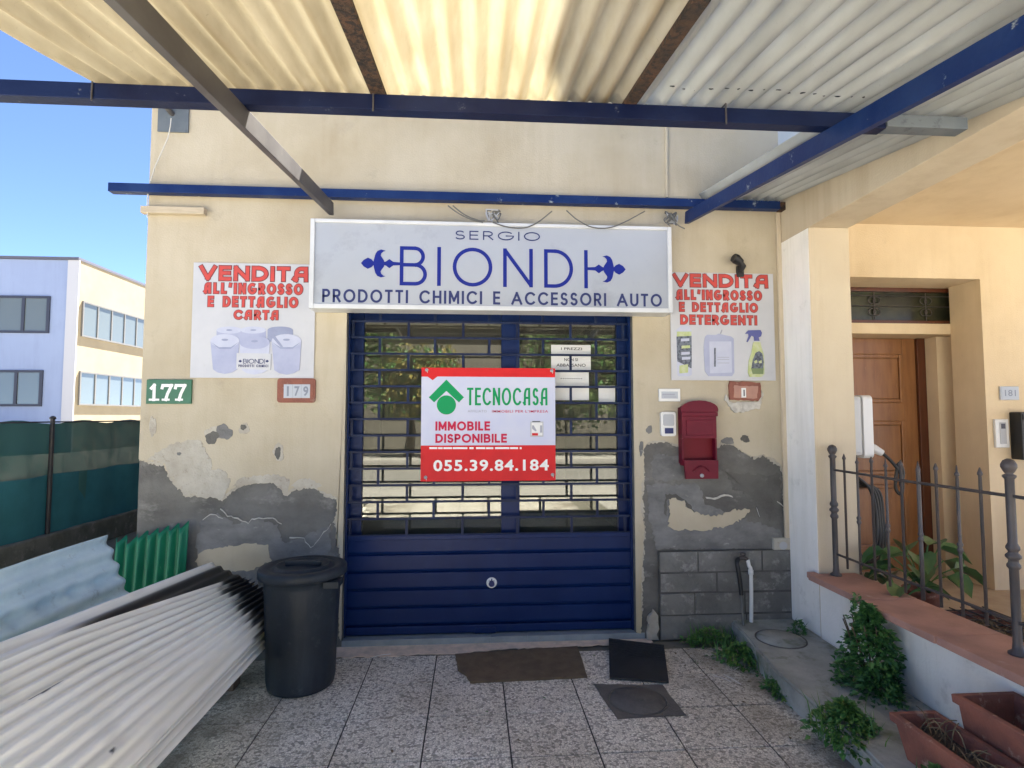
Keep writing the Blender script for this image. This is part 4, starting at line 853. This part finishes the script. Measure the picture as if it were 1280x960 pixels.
for u, v in ((617, 271), (839, 274)):
    b = MB(); rnd = random.Random(u)
    for k in range(7):
        c0 = Vector(wy(u, v, 3.68)); b.tube(smooth([c0 + Vector((rnd.uniform(-.05, .05), rnd.uniform(-.02, .02), rnd.uniform(-.04, .05))) for _ in range(5)]), .0042, 6, k % 2)
    b.build('wire_knot', ['cable_grey', 'plastic_grey'], r)
# socket box, tap hose and pipe at the right foot
(xa, zb), (xb, za) = at_y(964, 671.5), at_y(985, 690)
r = thing('junction_box', 'flaking pale junction box above the stone plinth at the corner', 'junction box', ((xa + xb) / 2, 3.787, za))
b = MB(); b.box(xa, xb, 3.768, 3.796, za, zb, 0, .004); b.build('case', 'pale_plaster', r); b = MB(); b.lathe([(.028, 3.7655), (.028, 3.769)], ((xa + xb) / 2 + .008, 0, (za + zb) / 2), 16, 0, False, 'y'); b.build('cap', 'plastic_grey', r)
r = thing('garden_tap', 'old wall tap over the stone plinth with black hose end and white pipe', 'tap', (1.83, 3.76, .12))
b = MB(); b.tube(smooth([(1.80, 3.74, .53), (1.83, 3.735, .545), (1.86, 3.74, .53)]), .013, 8); b.tube([(1.83, 3.79, .54), (1.83, 3.735, .545)], .014, 8); b.lathe([(.012, 0), (.02, .01), (.02, .018), (.01, .024)], (1.83, 3.735, .555), 10); b.build('tap_body', 'iron', r)
b = MB(); b.tube(smooth([(1.862, 3.735, .53), (1.868, 3.73, .49), (1.878, 3.728, .46), (1.878, 3.728, .3), (1.874, 3.73, .12)]), .0125, 10); b.lathe([(.017, .0), (.017, .03)], (1.878, 3.728, .435), 10); b.build('pipe', 'plastic_white', r)
b = MB(); b.tube(smooth([(1.798, 3.735, .535), (1.775, 3.71, .52), (1.78, 3.70, .46), (1.79, 3.70, .38), (1.795, 3.70, .31)]), .0145, 10); b.build('hose', 'black', r)
b = MB(); b.tube(smooth([(1.795, 3.70, .31), (1.797, 3.69, .22), (1.785, 3.66, .1), (1.765, 3.62, .02), (1.72, 3.55, .008), (1.67, 3.5, .008)]), .009, 8); b.build('hose_tail', 'cable_grey', r)
# porch fittings
(xa, zb), (xb, za) = at_y(1248, 483, 4.2), at_y(1272, 500, 4.2)
r = thing('number_plate', 'pale stone plaque with number 181 on the ochre porch wall', 'house number', ((xa + xb) / 2, 4.19, za))
b = MB(); b.box(xa, xb, 4.185, 4.199, za, zb, 0, .003); b.box(xa + .012, xb - .012, 4.183, 4.1845, za + .012, zb - .012, 0); b.build('plaque', 'tile_grey', r); b = MB(); text(b, '181', xa + .035, xb - .03, za + .03, zb - .028, 4.1824, 0, .01); b.build('digits', 'digit_grey', r)
(xa, zb), (xb, za) = at_y(1243.5, 524, 4.18), at_y(1262, 559.5, 4.18)
r = thing('intercom', 'white door intercom with grey speaker strip below the 181 plaque', 'intercom', ((xa + xb) / 2, 4.19, za))
b = MB(); b.box(xa, xb, 4.178, 4.199, za, zb, 0, .004); b.build('case', 'plastic_white', r); b = MB(); b.box(xa + .035, xb - .025, 4.174, 4.1785, za + .03, zb - .025, 0, .002); b.build('speaker_strip', 'plastic_grey', r); b = MB(); b.box(xa + .045, xb - .035, 4.171, 4.1745, zb - .075, zb - .035); b.build('camera_window', 'digit_dark', r)
(xa, zb), (xb, za) = at_y(1276, 515, 4.1), at_y(1300, 575, 4.1)
r = thing('letter_box', 'black metal letter box on the ochre porch wall at the right edge', 'mailbox', ((xa + xb) / 2, 4.15, za))
b = MB(); b.box(xa, xb, 4.1, 4.199, za, zb, 0, .008); b.build('box', 'black', r); b = MB(); b.box(xa + .01, xb - .01, 4.094, 4.0995, zb - .06, zb - .02, 0, .002); b.build('flap', 'black_soft', r)
# car charger on the pillar
r = thing('car_charger', 'white wall charger with plug and looped black cable beside the porch door', 'charger', (2.53, 3.6, .5))
b = MB(); b.box(2.46, 2.56, 3.52, 3.7, 1.24, 1.635, 0, .025); b.build('back_case', 'charger_grey', r)
b = MB(); b.prism(rrect(3.515, 3.705, 1.225, 1.64, .03), 2.561, 2.625, mp=lambda q: Vector((q.y, q.x, q.z))); b.build('front_cover', 'charger_white', r)
b = MB(); b.tube([(2.6255, 3.6, 1.31), (2.67, 3.58, 1.285), (2.72, 3.565, 1.255)], [.03, .03, .021], 12); b.build('plug', 'charger_white', r)
b = MB(); b.tube(smooth([(2.72, 3.565, 1.255), (2.78, 3.55, 1.19), (2.83, 3.54, 1.1), (2.83, 3.55, .99), (2.80, 3.56, 1.02), (2.80, 3.55, 1.12), (2.815, 3.54, 1.19), (2.84, 3.54, 1.13), (2.825, 3.545, 1.04), (2.83, 3.55, 1.15)]), .011, 8)
for k in range(4):
    b.tube(smooth([(2.50, 3.5 + .02 * k, 1.1 - .02 * k), (2.58 + .03 * k, 3.5 + .02 * k, 1.02), (2.62 + .03 * k, 3.51 + .02 * k, .85), (2.6 + .03 * k, 3.5 + .02 * k, .68 - .03 * k), (2.5, 3.5 + .02 * k, .60 - .02 * k), (2.47, 3.5 + .02 * k, .8)]), .011, 8)
b.build('cable', 'black', r)

# ------------------------------------------------------------------ on the ground
# doormat with a torn corner
b = MB(); a = [at_z(*q) for q in ((569, 820), (645, 815), (722, 810), (734, 848), (660, 851.5), (588, 855), (583, 846), (572, 839))]
b.prism(rough_poly(a, .003, .03, 3), .0015, .014, mp=lambda q: Vector((q.x, q.z, q.y))); tag(b.build('doormat', 'mat_brown'), 'brown coir doormat with a torn corner in front of the shutter', 'doormat')
b = MB(); a = [at_z(*q) for q in ((761, 803), (830, 811.5), (836, 855.5), (762, 850))]
b.prism(a, .0055, .016, mp=lambda q: Vector((q.x, q.z, q.y + (.012 if q.z > 3.5 else 0)))); 
for k in range(14):
    p0 = Vector(a[0]).lerp(Vector(a[3]), (k + .7) / 15); p1 = Vector(a[1]).lerp(Vector(a[2]), (k + .7) / 15); h0 = .0168 + (.012 if p0.y > 3.5 else 0); b.tube([(*p0, h0 - .001), (*p1, h0 - .001)], .0018, 5)
tag(b.build('rubber_mat', 'mat_black'), 'black ribbed rubber mat lying by the right end of the sill', 'mat')
b = MB(); a = [at_z(*q) for q in ((742, 856), (828, 856.5), (858, 895), (772, 900))]
b.prism(rough_poly(a, .004, .04, 2), .0025, .0045, mp=lambda q: Vector((q.x, q.z, q.y)))
cxy = Vector(at_z(797, 876)); r_ = .155
b.lathe([(r_, .0045), (r_, .0068), (r_ - .008, .0062), (r_ - .008, .0046)], (cxy.x, cxy.y, 0), 40, 1); b.lathe([(r_ - .01, .0046), (r_ - .011, .0066), (.002, .0068)], (cxy.x, cxy.y, 0), 36, 0); b.lathe([(.03, .007), (.028, .0078), (.002, .0078)], (cxy.x, cxy.y, 0), 16, 1, sx=1.1, sy=.7)
tag(b.build('drain_cover', ['drain_cement', 'cement_dark']), 'square cement drain cover with a round lid, set in the pebble tiles', 'drain cover')
b = MB(); cxy = Vector(at_z(976, 799, .12)); b.lathe([(.149, .1205), (.149, .125), (.142, .1245), (.142, .1205)], (cxy.x, cxy.y, 0), 36, 1); b.lathe([(.14, .1205), (.139, .1255), (.002, .127)], (cxy.x, cxy.y, 0), 32, 0)
tag(b.build('drain_cover', ['step_cement', 'drain_cement']), 'round drain lid set in the cement step by the wall', 'drain cover')
b = MB(); rnd = random.Random(31)
for _ in range(46):
    px_, py_ = (rnd.uniform(1.15, 1.68), rnd.uniform(2.3, 3.7)) if rnd.random() < .6 else (rnd.uniform(-1.1, 1.6), rnd.uniform(2.2, 3.72))
    a = rnd.uniform(0, 6.28); L = rnd.uniform(.008, .028); d = Vector((math.cos(a), math.sin(a), 0)); s_ = Vector((-d.y, d.x, 0)) * L * .3; p = Vector((px_, py_, .004))
    b.add([p, p + d * L * .5 + s_ + Vector((0, 0, .006)), p + d * L + Vector((0, 0, .002)), p + d * L * .5 - s_ + Vector((0, 0, .004))], [[0, 1, 2, 3]], rnd.choice((0, 0, 1)))
for px_, py_, a, L in ((1.5, 3.12, 1.9, .13), (1.46, 3.16, 2.3, .1), (1.55, 3.3, .6, .09), (-.62, 3.62, .4, .12)):
    b.tube([(px_, py_, .006), (px_ + L * math.cos(a) * .5, py_ + L * math.sin(a) * .5, .01), (px_ + L * math.cos(a), py_ + L * math.sin(a), .006)], .0022, 5, 2)
tag(b.build('leaf_litter', ['dry', 'leaf_bright', 'paper']), 'dry leaf scraps and straws scattered over the pebble tiles', 'litter', kind='stuff')
# dustbin
bc = Vector((-.958, 3.315, 0)); r = thing('dustbin', 'tall black plastic dustbin with lid between the sheet pile and the shutter', 'bin', bc)
b = MB(); b.lathe([(.165, .0), (.178, .008), (.182, .03), (.186, .05), (.19, .2), (.206, .56), (.207, .60), (.222, .605), (.222, .625), (.21, .627), (.2, .61), (.19, .4), (.16, .03)], bc, 40); b.build('body', 'bin', r)
b = MB(); b.lathe([(.234, .606), (.241, .613), (.241, .645), (.233, .655), (.2, .66), (.185, .652), (.17, .648), (.158, .655), (.15, .664), (.14, .664), (.13, .655), (.09, .652), (.03, .658), (.001, .66)], bc, 44); b.box(bc.x - .1, bc.x + .1, bc.y - .012, bc.y + .012, .652, .682, 0, .008); b.build('lid', 'bin', r)
for s_ in (1, -1):
    b = MB(); b.box(bc.x + s_ * .2 - .028, bc.x + s_ * .2 + .028, bc.y - .06, bc.y + .06, .56, .602, 0, .006) if s_ < 0 else b.box(bc.x + .15, bc.x + .235, bc.y - .16, bc.y - .05, .565, .602, 0, .006); b.build('handle', 'bin', r)
# pile of corrugated sheets
YE = 3.66
def topz(u, y):                        # u 0 = right edge, 1 = rim at left; the pile sags off its rim
    k = u ** .62
    return .25 + (.33 + .082 * (YE - y)) * (k * .82 + u * .18)
def pile_f(x0, x1, dz, ya, yb_, cut=0):
    lf = lambda v: x1 + cut * max(0, (v - .4) / .6) ** 1.2
    return lambda u, v: (x0 + (lf(v) - x0) * u, ya + (yb_ - ya) * v, topz(max(0, min(1, (x0 + (lf(v) - x0) * u + 1.15) / -.47)), ya + (yb_ - ya) * v) + dz)
def pile_sheet(name, label, x0, x1, dz, ya, yb_, nper, dark_tone=None, group='loose corrugated sheets piled on the forecourt', v1=lambda u: 1, amp=.011, ph=0, nv=60, cut=0):
    b = MB(); g = corr(b, pile_f(x0, x1, dz, ya, yb_, cut), nper, 10, nv, amp, .003, v1=v1, ph=ph)
    st = []                                                        # grime lies in the grooves
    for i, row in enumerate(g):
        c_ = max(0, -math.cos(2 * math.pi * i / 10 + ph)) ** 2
        for q in row: st.append(max(dark_tone(q[0].x, q[0].y) if dark_tone else 0, c_ * (.16 + .3 * nz(q[0].x, q[0].y, 6)), .35 * max(0, nz(q[0].x, q[0].y, 14) - .28)))
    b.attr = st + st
    return tag(b.build(name, 'pile_sheet'), label, 'roofing sheet', group)
nz = lambda x, y, s: noise.noise(Vector((x * s, y * s * .4, 3.1)))
def stain_top(x, y):
    # tar at the far end; its edge runs slantwise and feathers along the flutes
    edge = 3.40 - .55 * (x + 1.52) ** 1 * 1.0
    e = edge + .10 * nz(x, 0, 60) + .05 * nz(x, y, 25) - .05 * math.cos((x + 1.15) / .37 * 2 * math.pi * 11)
    s_ = sig((y - e) / .018)
    # tears low on the left
    for cx_, cy_, rx, ry in ((-1.56, 2.02, .022, .07), (-1.40, 2.0, .003, .09), (-1.19, 2.02, .006, .012)):
        d_ = ((x - cx_ + .01 * nz(x, y, 40)) / rx) ** 2 + ((y - cy_) / ry) ** 2; s_ = max(s_, sig((1 - d_) * 5))
    return min(1, s_)
def stain_rim(x, y):
    d_ = ((x + 1.63 + .12 * (YE - y)) / .02) ** 2 + ((y - 3.42) / .16) ** 2; s_ = sig((1 - d_) * 4)
    # black stripe that opens towards the wall beside the upper sheet
    return max(s_, sig((y - 2.35) / .05) * sig((x + 1.59) / .006))
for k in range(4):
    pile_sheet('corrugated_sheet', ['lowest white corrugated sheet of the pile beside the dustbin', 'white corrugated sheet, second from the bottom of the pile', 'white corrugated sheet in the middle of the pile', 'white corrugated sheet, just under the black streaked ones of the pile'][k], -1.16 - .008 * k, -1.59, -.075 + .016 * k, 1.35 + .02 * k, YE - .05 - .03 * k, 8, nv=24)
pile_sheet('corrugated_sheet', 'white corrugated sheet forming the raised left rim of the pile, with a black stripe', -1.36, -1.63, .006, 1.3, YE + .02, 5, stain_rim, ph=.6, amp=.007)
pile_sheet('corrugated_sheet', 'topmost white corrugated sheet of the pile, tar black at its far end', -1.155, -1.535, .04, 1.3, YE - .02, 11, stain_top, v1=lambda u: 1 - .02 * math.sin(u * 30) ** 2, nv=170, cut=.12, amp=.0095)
for y_ in (3.3, 1.7):
    b = MB(); b.box(-1.6, -1.3, y_ - .05, y_ + .05, -.005, .10, 0, .006); b.box(-1.6, -1.42, y_ - .05, y_ + .05, .1005, .24 , 0, .006); tag(b.build('timber_bearer', 'timber'), ['dark timber bearer under the far end of the sheet pile', 'dark timber bearer under the near end of the sheet pile'][y_ < 2], 'timber', 'timbers under the sheet pile')
# dented galvanised sheet standing along the left
def galv_f(u, v): y = 3.2 - 2.3 * v; return (-1.70 - .27 * u - .01 * math.sin(y * 5) * u, y, .22 + .64 * u)
b = MB(); g = corr(b, galv_f, 8, 8, 90, .012, .002)
for i, q in enumerate(b.v):
    for cy in (3.05, 2.86, 2.68, 2.5, 2.32, 2.12, 1.9):
        for cu in (.36, .52, .68):
            c_ = Vector(galv_f(cu, (3.2 - cy) / 2.3)); d_ = (q - c_).length
            if d_ < .06: q.x -= .026 * (1 - (d_ / .06) ** 2) ** 2
tag(b.build('corrugated_sheet', 'galv'), 'bluish dented metal corrugated sheet standing on edge left of the pile', 'roofing sheet')
def green_f(u, v): return (-2.235 + .437 * u, 3.66 + .06 * v, (-.0) + (.74 + .1 * u) * v)
b = MB(); n_ = 7
corr(b, green_f, n_, 10, 20, .02, .004, v1=lambda u: 1 - .045 * (.5 - .5 * math.cos(2 * math.pi * n_ * u)) - (.03 if .15 < u < .3 else 0), ph=math.pi)
tag(b.build('green_panel', 'green_panel'), 'upright green fluted plastic panel with jagged top at the left corner', 'panel')

# ------------------------------------------------------------------ plants
def leaf(b, p, d, up, L, W, mi=0, fold=.25):
    d = d.normalized(); s_ = d.cross(up)
    if s_.length < 1e-3: s_ = d.orthogonal()
    s_.normalize(); n_ = s_.cross(d)
    a = p; m1 = p + d * L * .45; e = p + d * L - n_ * L * .15
    b.add([a, m1 + s_ * W / 2 + n_ * W * fold, e, m1 - s_ * W / 2 + n_ * W * fold, m1], [[0, 4, 1], [1, 4, 2], [0, 3, 4], [4, 3, 2]], mi)
def rdir(rnd): 
    v_ = Vector((rnd.gauss(0, 1), rnd.gauss(0, 1), rnd.gauss(0, 1))); return v_.normalized()
def clump(b, c, rx, ry, h, n, L, W, rnd, shape=1.0, mi=(0, 1), up=.3):
    c = Vector(c)
    for _ in range(n):
        z = rnd.random() ** 1.1; k = (1 - z ** shape) * .92 + .08; a = rnd.uniform(0, 6.283); q = math.sqrt(rnd.uniform(.25, 1)) * (1 + .25 * math.sin(3 * a + 5 * z) + .15 * math.sin(7 * a + z * 9))
        p = c + Vector((rx * k * q * math.cos(a), ry * k * q * math.sin(a), h * z)); d = (Vector((math.cos(a), math.sin(a), up)) + rdir(rnd) * .7).normalized()
        s_ = rnd.uniform(.6, 1.25); leaf(b, p, d, Vector((0, 0, 1)) + rdir(rnd) * .5, L * s_, W * s_, rnd.choice(mi))
rnd = random.Random(21)
r = thing('leafy_bush', 'dense dark green bush growing on the cement step against the white wall', 'bush', (2.0, 2.86, .12))
b = MB(); clump(b, (2.03, 2.8, .12), .125, .16, .40, 1700, .034, .028, rnd, 1.7, (0, 0, 0, 1)); clump(b, (2.0, 2.84, .42), .05, .05, .15, 70, .03, .024, rnd, 1.5); clump(b, (1.98, 2.72, .12), .14, .16, .12, 260, .03, .024, rnd, 1.2); b.build('foliage', ['leaf', 'leaf_dark'], r)
b = MB()
for k in range(9): a = k * .7; b.tube(smooth([(2.03, 2.82, .12), (2.03 + .05 * math.cos(a), 2.82 + .06 * math.sin(a), .28), (2.0 + .08 * math.cos(a), 2.82 + .09 * math.sin(a), .45)]), .0035, 5)
b.build('stem', 'bark', r)
def weed(label, c, rx, ry, h, n, L, W, mats=('leaf', 'leaf_bright'), blades=0, group='weeds along the step'):
    b = MB(); clump(b, c, rx, ry, h, n, L, W, rnd, 1.3)
    for _ in range(blades):
        a = rnd.uniform(0, 6.283); q = math.sqrt(rnd.random()); p = Vector(c) + Vector((rx * q * math.cos(a), ry * q * math.sin(a), 0)); hh = h * rnd.uniform(.7, 1.5); ln = rdir(rnd) * hh * .5; ln.z = 0
        s_ = Vector((math.cos(a), math.sin(a), 0)) * .003; m_ = p + ln * .4 + Vector((0, 0, hh * .65)); e = p + ln + Vector((0, 0, hh)); b.add([p - s_, p + s_, m_ + s_ * .8, m_ - s_ * .8, e], [[0, 1, 2, 3], [3, 2, 4]], rnd.choice((0, 1)))
    o = b.build('weed', list(mats)); return tag(o, label, 'weed', group)
weed('bright green weeds growing at the foot of the stone plinth by the hose', (1.56, 3.68, 0), .2, .06, .10, 260, .034, .018, ('leaf', 'leaf_bright'), 70)
weed('broad tuft of weeds at the front corner of the cement step under the hose', (1.65, 3.42, 0), .15, .15, .09, 420, .036, .022, ('leaf', 'leaf_bright'), 60)
weed('small yellowish weed against the side of the step, below the tap', (1.665, 3.02, 0), .05, .13, .07, 200, .035, .02, ('leaf', 'leaf_bright'), 30)
weed('bushy green weed on the edge of the step just left of the tall bush', (1.67, 2.47, .06), .12, .17, .16, 900, .034, .024, ('leaf', 'leaf_bright'), 30)
weed('tiny sprig growing out of the joint behind the round drain lid', (2.08, 3.52, .12), .05, .05, .07, 80, .03, .018, ('leaf', 'leaf_dark'), 8)
weed('low weed beside the terracotta trough at the lower right', (1.72, 2.02, .1), .08, .1, .1, 260, .03, .02, ('leaf', 'leaf_bright'), 10)
def trough(label, x0, x1, y0, y1, z0, z1, fill, ang=0, group=None):
    r = thing('plant_trough', label, 'planter', ((x0 + x1) / 2, (y0 + y1) / 2, z0), group); r.rotation_euler = (0, 0, ang)
    b = MB(); tp = .03
    def ring(i, z, e=0): return [(x0 + i - e, y0 + i - e, z), (x1 - i + e, y0 + i - e, z), (x1 - i + e, y1 - i + e, z), (x0 + i - e, y1 - i + e, z)]
    rings = [ring(tp, z0), ring(.006, z1 - .035), ring(-.008, z1 - .032), ring(-.01, z1 - .004), ring(-.006, z1), ring(.014, z1), ring(.018, z1 - .02), ring(.035, z0 + .03)]
    vs = [q for R_ in rings for q in R_]; fs = [[0, 3, 2, 1]]
    for i in range(len(rings) - 1): fs += [[i * 4 + k, i * 4 + (k + 1) % 4, (i + 1) * 4 + (k + 1) % 4, (i + 1) * 4 + k] for k in range(4)]
    n_ = len(rings) * 4; fs.append([n_ - 4, n_ - 3, n_ - 2, n_ - 1]); b.add(vs, fs)
    b.build('trough', 'terracotta', r)
    if fill:
        b = MB(); zf = z0 + (z1 - z0) * .72; nxx, nyy = 8, 20; e = .026
        b.add([(x0 + e + (x1 - x0 - 2 * e) * i / nxx, y0 + e + (y1 - y0 - 2 * e) * j / nyy, zf + .012 * nz(i * .31, j * .5, 2)) for j in range(nyy + 1) for i in range(nxx + 1)], [[j * (nxx + 1) + i, j * (nxx + 1) + i + 1, (j + 1) * (nxx + 1) + i + 1, (j + 1) * (nxx + 1) + i] for j in range(nyy) for i in range(nxx)], 0, True); b.build('soil', 'soil', r)
        b = MB()
        for k in range(26):
            p = Vector((rnd.uniform(x0 + .04, x1 - .04), rnd.uniform(y0 + .05, y1 - .05), zf)); d = rdir(rnd) * .1; d.z = abs(d.z) * .7 + .02; b.tube(smooth([p, p + d * .6 + Vector((0, 0, .02)), p + d * 1.3 - Vector((0, 0, .02))], 3), .0022, 5)
        b.build('dry_stalks', 'dry', r)
    return r
trough('narrow terracotta trough of dry stalks on the step, lower right', 1.72, 1.90, 1.55, 2.25, .122, .29, True, .0)
trough('taller reddish empty trough behind the dry one at the right edge', 1.915, 2.16, 1.4, 2.16, .122, .40, False, .0)
# behind the railing
r = trough('terracotta trough covered with wire mesh behind the iron railing', 2.56, 2.84, 2.45, 3.0, .28, .42, True)
b = MB()
for k in range(8): b.tube([(2.555, 2.46 + .075 * k, .432), (2.845, 2.5 + .075 * k - .05, .43)], .004, 6)
for k in range(5): b.tube([(2.57 + .065 * k, 2.44, .436), (2.59 + .065 * k, 3.01, .436)], .004, 6)
b.build('wire_mesh', 'iron', r)
b = MB(); b.box(2.50, 2.9, 2.40, 3.3, .141, .278, 0, .008); tag(b.build('plant_stand', 'porch_floor'), 'low masonry plinth carrying the pots behind the railing', 'plinth')
def potplant(label, c, rp, hp, n, hl, L, seed):
    rn = random.Random(seed); c = Vector(c); r = thing('potted_plant', label, 'potted plant', c)
    b = MB(); b.lathe([(rp * .68, 0), (rp * .72, .004), (rp * .96, hp * .82), (rp * 1.06, hp * .83), (rp * 1.08, hp), (rp * .94, hp), (rp * .9, hp * .85), (.002, hp * .84)], c, 24); b.build('pot', 'terracotta', r)
    bl = MB(); bs_ = MB()
    for k in range(n):
        a = rn.uniform(0, 6.283); rr_ = rn.uniform(.04, .2); h = hp + hl * rn.uniform(.45, 1); p0 = c + Vector((0, 0, hp * .85)); p1 = c + Vector((rr_ * math.cos(a), rr_ * math.sin(a), h)); bs_.tube(smooth([p0, p0.lerp(p1, .5) + Vector((0, 0, .03)), p1], 4), .004, 6)
        d = (Vector((math.cos(a), math.sin(a), -.25)) + rdir(rn) * .4).normalized(); s_ = d.cross(Vector((0, 0, 1))).normalized(); n3 = s_.cross(d); W = L * .8; pts = [p1]
        ol = [(0, 0), (.12, .42), (.4, .52), (.7, .4), (1, 0)]
        row = [[p1 + d * L * t_ + s_ * W * q * w_ + n3 * (L * .10 * (abs(q) * 2) ** 1.5 * w_ * 2 - L * .22 * t_ * t_) for q in (-1, -.5, 0, .5, 1)] for t_, w_ in ol]
        bl.add([q for rw in row for q in rw], [[i * 5 + j, i * 5 + j + 1, (i + 1) * 5 + j + 1, (i + 1) * 5 + j] for i in range(4) for j in range(4)], 0, True)
    bl.build('leaves', 'leaf_big', r); bs_.build('stalks', 'leaf', r)
potplant('big leaved green plant in terracotta pot behind the railing, nearest the door', (2.74, 3.3, .28), .1, .17, 12, .26, .17, 5)
potplant('smaller leafy pot plant tucked behind the first railing bars', (2.52, 3.2, .28), .08, .12, 9, .18, .14, 8)

# ------------------------------------------------------------------ left: net fence and office block
fe = thing('net_fence', 'dark green shade net fence on a rough low wall, left of the shop', 'fence', (-4.5, 8, 0))
b = MB(); ny = 60; 
b.add([(-4.5 + .012 * math.sin(j * 1.7) + .02 * math.sin(j * .5) * (i / 6), 2 + 7 * j / ny, .27 + (1.17 + .02 * math.sin(j * .8)) * i / 6) for j in range(ny + 1) for i in range(7)], [[j * 7 + i, j * 7 + i + 1, (j + 1) * 7 + i + 1, (j + 1) * 7 + i] for j in range(ny) for i in range(6)], 0, True); b.build('net', 'shade_net', fe)
b = MB(); b.add([(-4.475 + .015 * math.sin(j * 1.3 + 1), 2 + 7 * j / ny, .26 + (.62 + .006 * math.sin(j * .7)) * i / 3) for j in range(ny + 1) for i in range(4)], [[j * 4 + i, j * 4 + i + 1, (j + 1) * 4 + i + 1, (j + 1) * 4 + i] for j in range(ny) for i in range(3)], 0, True); b.build('lower_net', 'net_dense', fe)
for k in range(3): b = MB(); yy = 3.9 + 2.4 * k; b.tube([(-4.46, yy, .1), (-4.46, yy, 1.47)], .022, 8); b.lathe([(.03, 0), (.03, .02), (.01, .035)], (-4.46, yy, 1.47), 8); b.build('post', 'iron', fe)
b = MB(); b.tube([(-4.48, 2, 1.44), (-4.48, 9, 1.44)], .008, 6); b.build('top_wire', 'iron', fe)
b = MB(); b.box(-4.62, -4.42, 2, 9, -.01, .265, 0, .02); b.build('low_wall', 'low_wall', fe)
of = thing('office_building', 'two storey office block with shade-tinted lilac front and sun-tinted ochre side, behind the fence', 'office', (-25, 35, 0))
b = MB(); b.box(-45, -17.02, 25, 45, -.02, 8.2); b.build('front_wall', 'office_shade_lilac', of)
b = MB(); b.box(-17.019, -16.9, 25.02, 45, -.02, 8.2); b.build('side_wall', 'office_sun_ochre', of)
b = MB(); b.box(-17.35, -16.88, 24.96, 25.015, -.02, 8.2); b.build('corner_strip', 'office_white', of)
b = MB(); b.box(-45.1, -16.88, 24.9, 45.1, 8.205, 8.32); b.build('roof', 'roof_edge', of)
for z0, z1, xr in ((5.03, 6.62, -18.0), (1.92, 3.45, -18.15)):
    for k in range(4):
        x1_ = xr - 5.2 * k; x0_ = x1_ - 4.2; f_ = MB()
        for q in ((x0_, x1_, z0, z0 + .1), (x0_, x1_, z1 - .1, z1)): f_.box(q[0], q[1], 24.93, 24.998, q[2], q[3])
        for q in (x0_, x0_ + 1.02, x0_ + 2.04, x1_ - 1.12, x1_ - .12): f_.box(q, q + .12, 24.932, 24.997, z0 + .1, z1 - .1)
        o = f_.build('window', 'frame_dark', of); g = MB(); g.box(x0_ + .05, x1_ - .05, 24.97, 24.99, z0 + .05, z1 - .05); g.build('pane', 'office_glass', o)
for z0, z1 in ((4.95, 6.5), (1.98, 3.45)):
    for k in range(4):
        y0_ = 25.25 + 5.0 * k; f_ = MB()
        for q in ((z0, z0 + .07), (z1 - .07, z1)): f_.box(-16.899, -16.83, y0_, y0_ + 4.9, q[0], q[1])
        for j in range(6): f_.box(-16.898, -16.832, y0_ + j * .965, y0_ + j * .965 + .07, z0 + .07, z1 - .07)
        o = f_.build('window', 'frame_grey', of); g = MB(); g.box(-16.89, -16.86, y0_ + .03, y0_ + 4.87, z0 + .03, z1 - .03); g.build('pane', 'office_glass', o)

# ------------------------------------------------------------------ across the street (seen only in the shop glass)
def tree(label, c, h, rad, seed, lm):
    rn = random.Random(seed); c = Vector(c); r = thing('street_tree', label, 'tree', c, 'trees across the street')
    b = MB(); b.tube(smooth([c, c + Vector((.1, 0, h * .25)), c + Vector((0, .1, h * .5)), c + Vector((.1, 0, h * .8))]), [.2 - .15 * i / 15 for i in range(16)], 10)
    for k in range(7): a = k * .9; b.tube([c + Vector((0, 0, h * (.3 + .06 * k))), c + Vector((rad * .4 * math.cos(a), rad * .4 * math.sin(a), h * (.45 + .06 * k))), c + Vector((rad * .8 * math.cos(a), rad * .8 * math.sin(a), h * (.55 + .06 * k)))], [.08, .05, .02], 7)
    b.build('trunk', 'bark', r); b = MB()
    cl = [(c + Vector((rad * .75 * rn.uniform(-1, 1), rad * .75 * rn.uniform(-1, 1), h * rn.uniform(.3, .95))), rad * rn.uniform(.3, .55)) for _ in range(16)]
    for _ in range(3600):
        cc, cr = rn.choice(cl); p = cc + rdir(rn) * cr * rn.random() ** .4; leaf(b, p, rdir(rn), rdir(rn), .2, .13, rn.choice((0, 0, 1)))
    b.build('crown', [lm, 'leaf'], r)
tree('tall green tree across the street, mirrored at the left of the shop glass', (-4.5, -12, .0), 6.0, 2.2, 1, 'leaf_tree')
tree('yellowing tree across the street, mirrored in the left pane', (-2.2, -11.5, .0), 4.2, 1.6, 2, 'leaf_tree_yellow')
tree('green tree across the street mirrored in the right pane', (2.6, -12, .0), 5.2, 2.0, 3, 'leaf_tree')
tree('round bright green tree across the street, nearest the right end of its row', (5.2, -11.6, .0), 4.4, 1.9, 4, 'leaf_tree')
r = thing('street_house', 'pale house across the street, mirrored in the shop glass', 'house', (3, -20, 0))
b = MB(); b.box(-9, 14, -24, -17, 0, 5.4); b.build('wall', 'street_wall', r)
b = MB(); b.box(-9.4, 14.4, -24.4, -16.6, 5.41, 5.6); b.build('roof', 'terracotta', r)
for k in range(6): b = MB(); b.box(-7.5 + 3.4 * k, -6.2 + 3.4 * k, -17, -16.95, 1.4, 2.9); b.build('window', 'dark_glass', r)
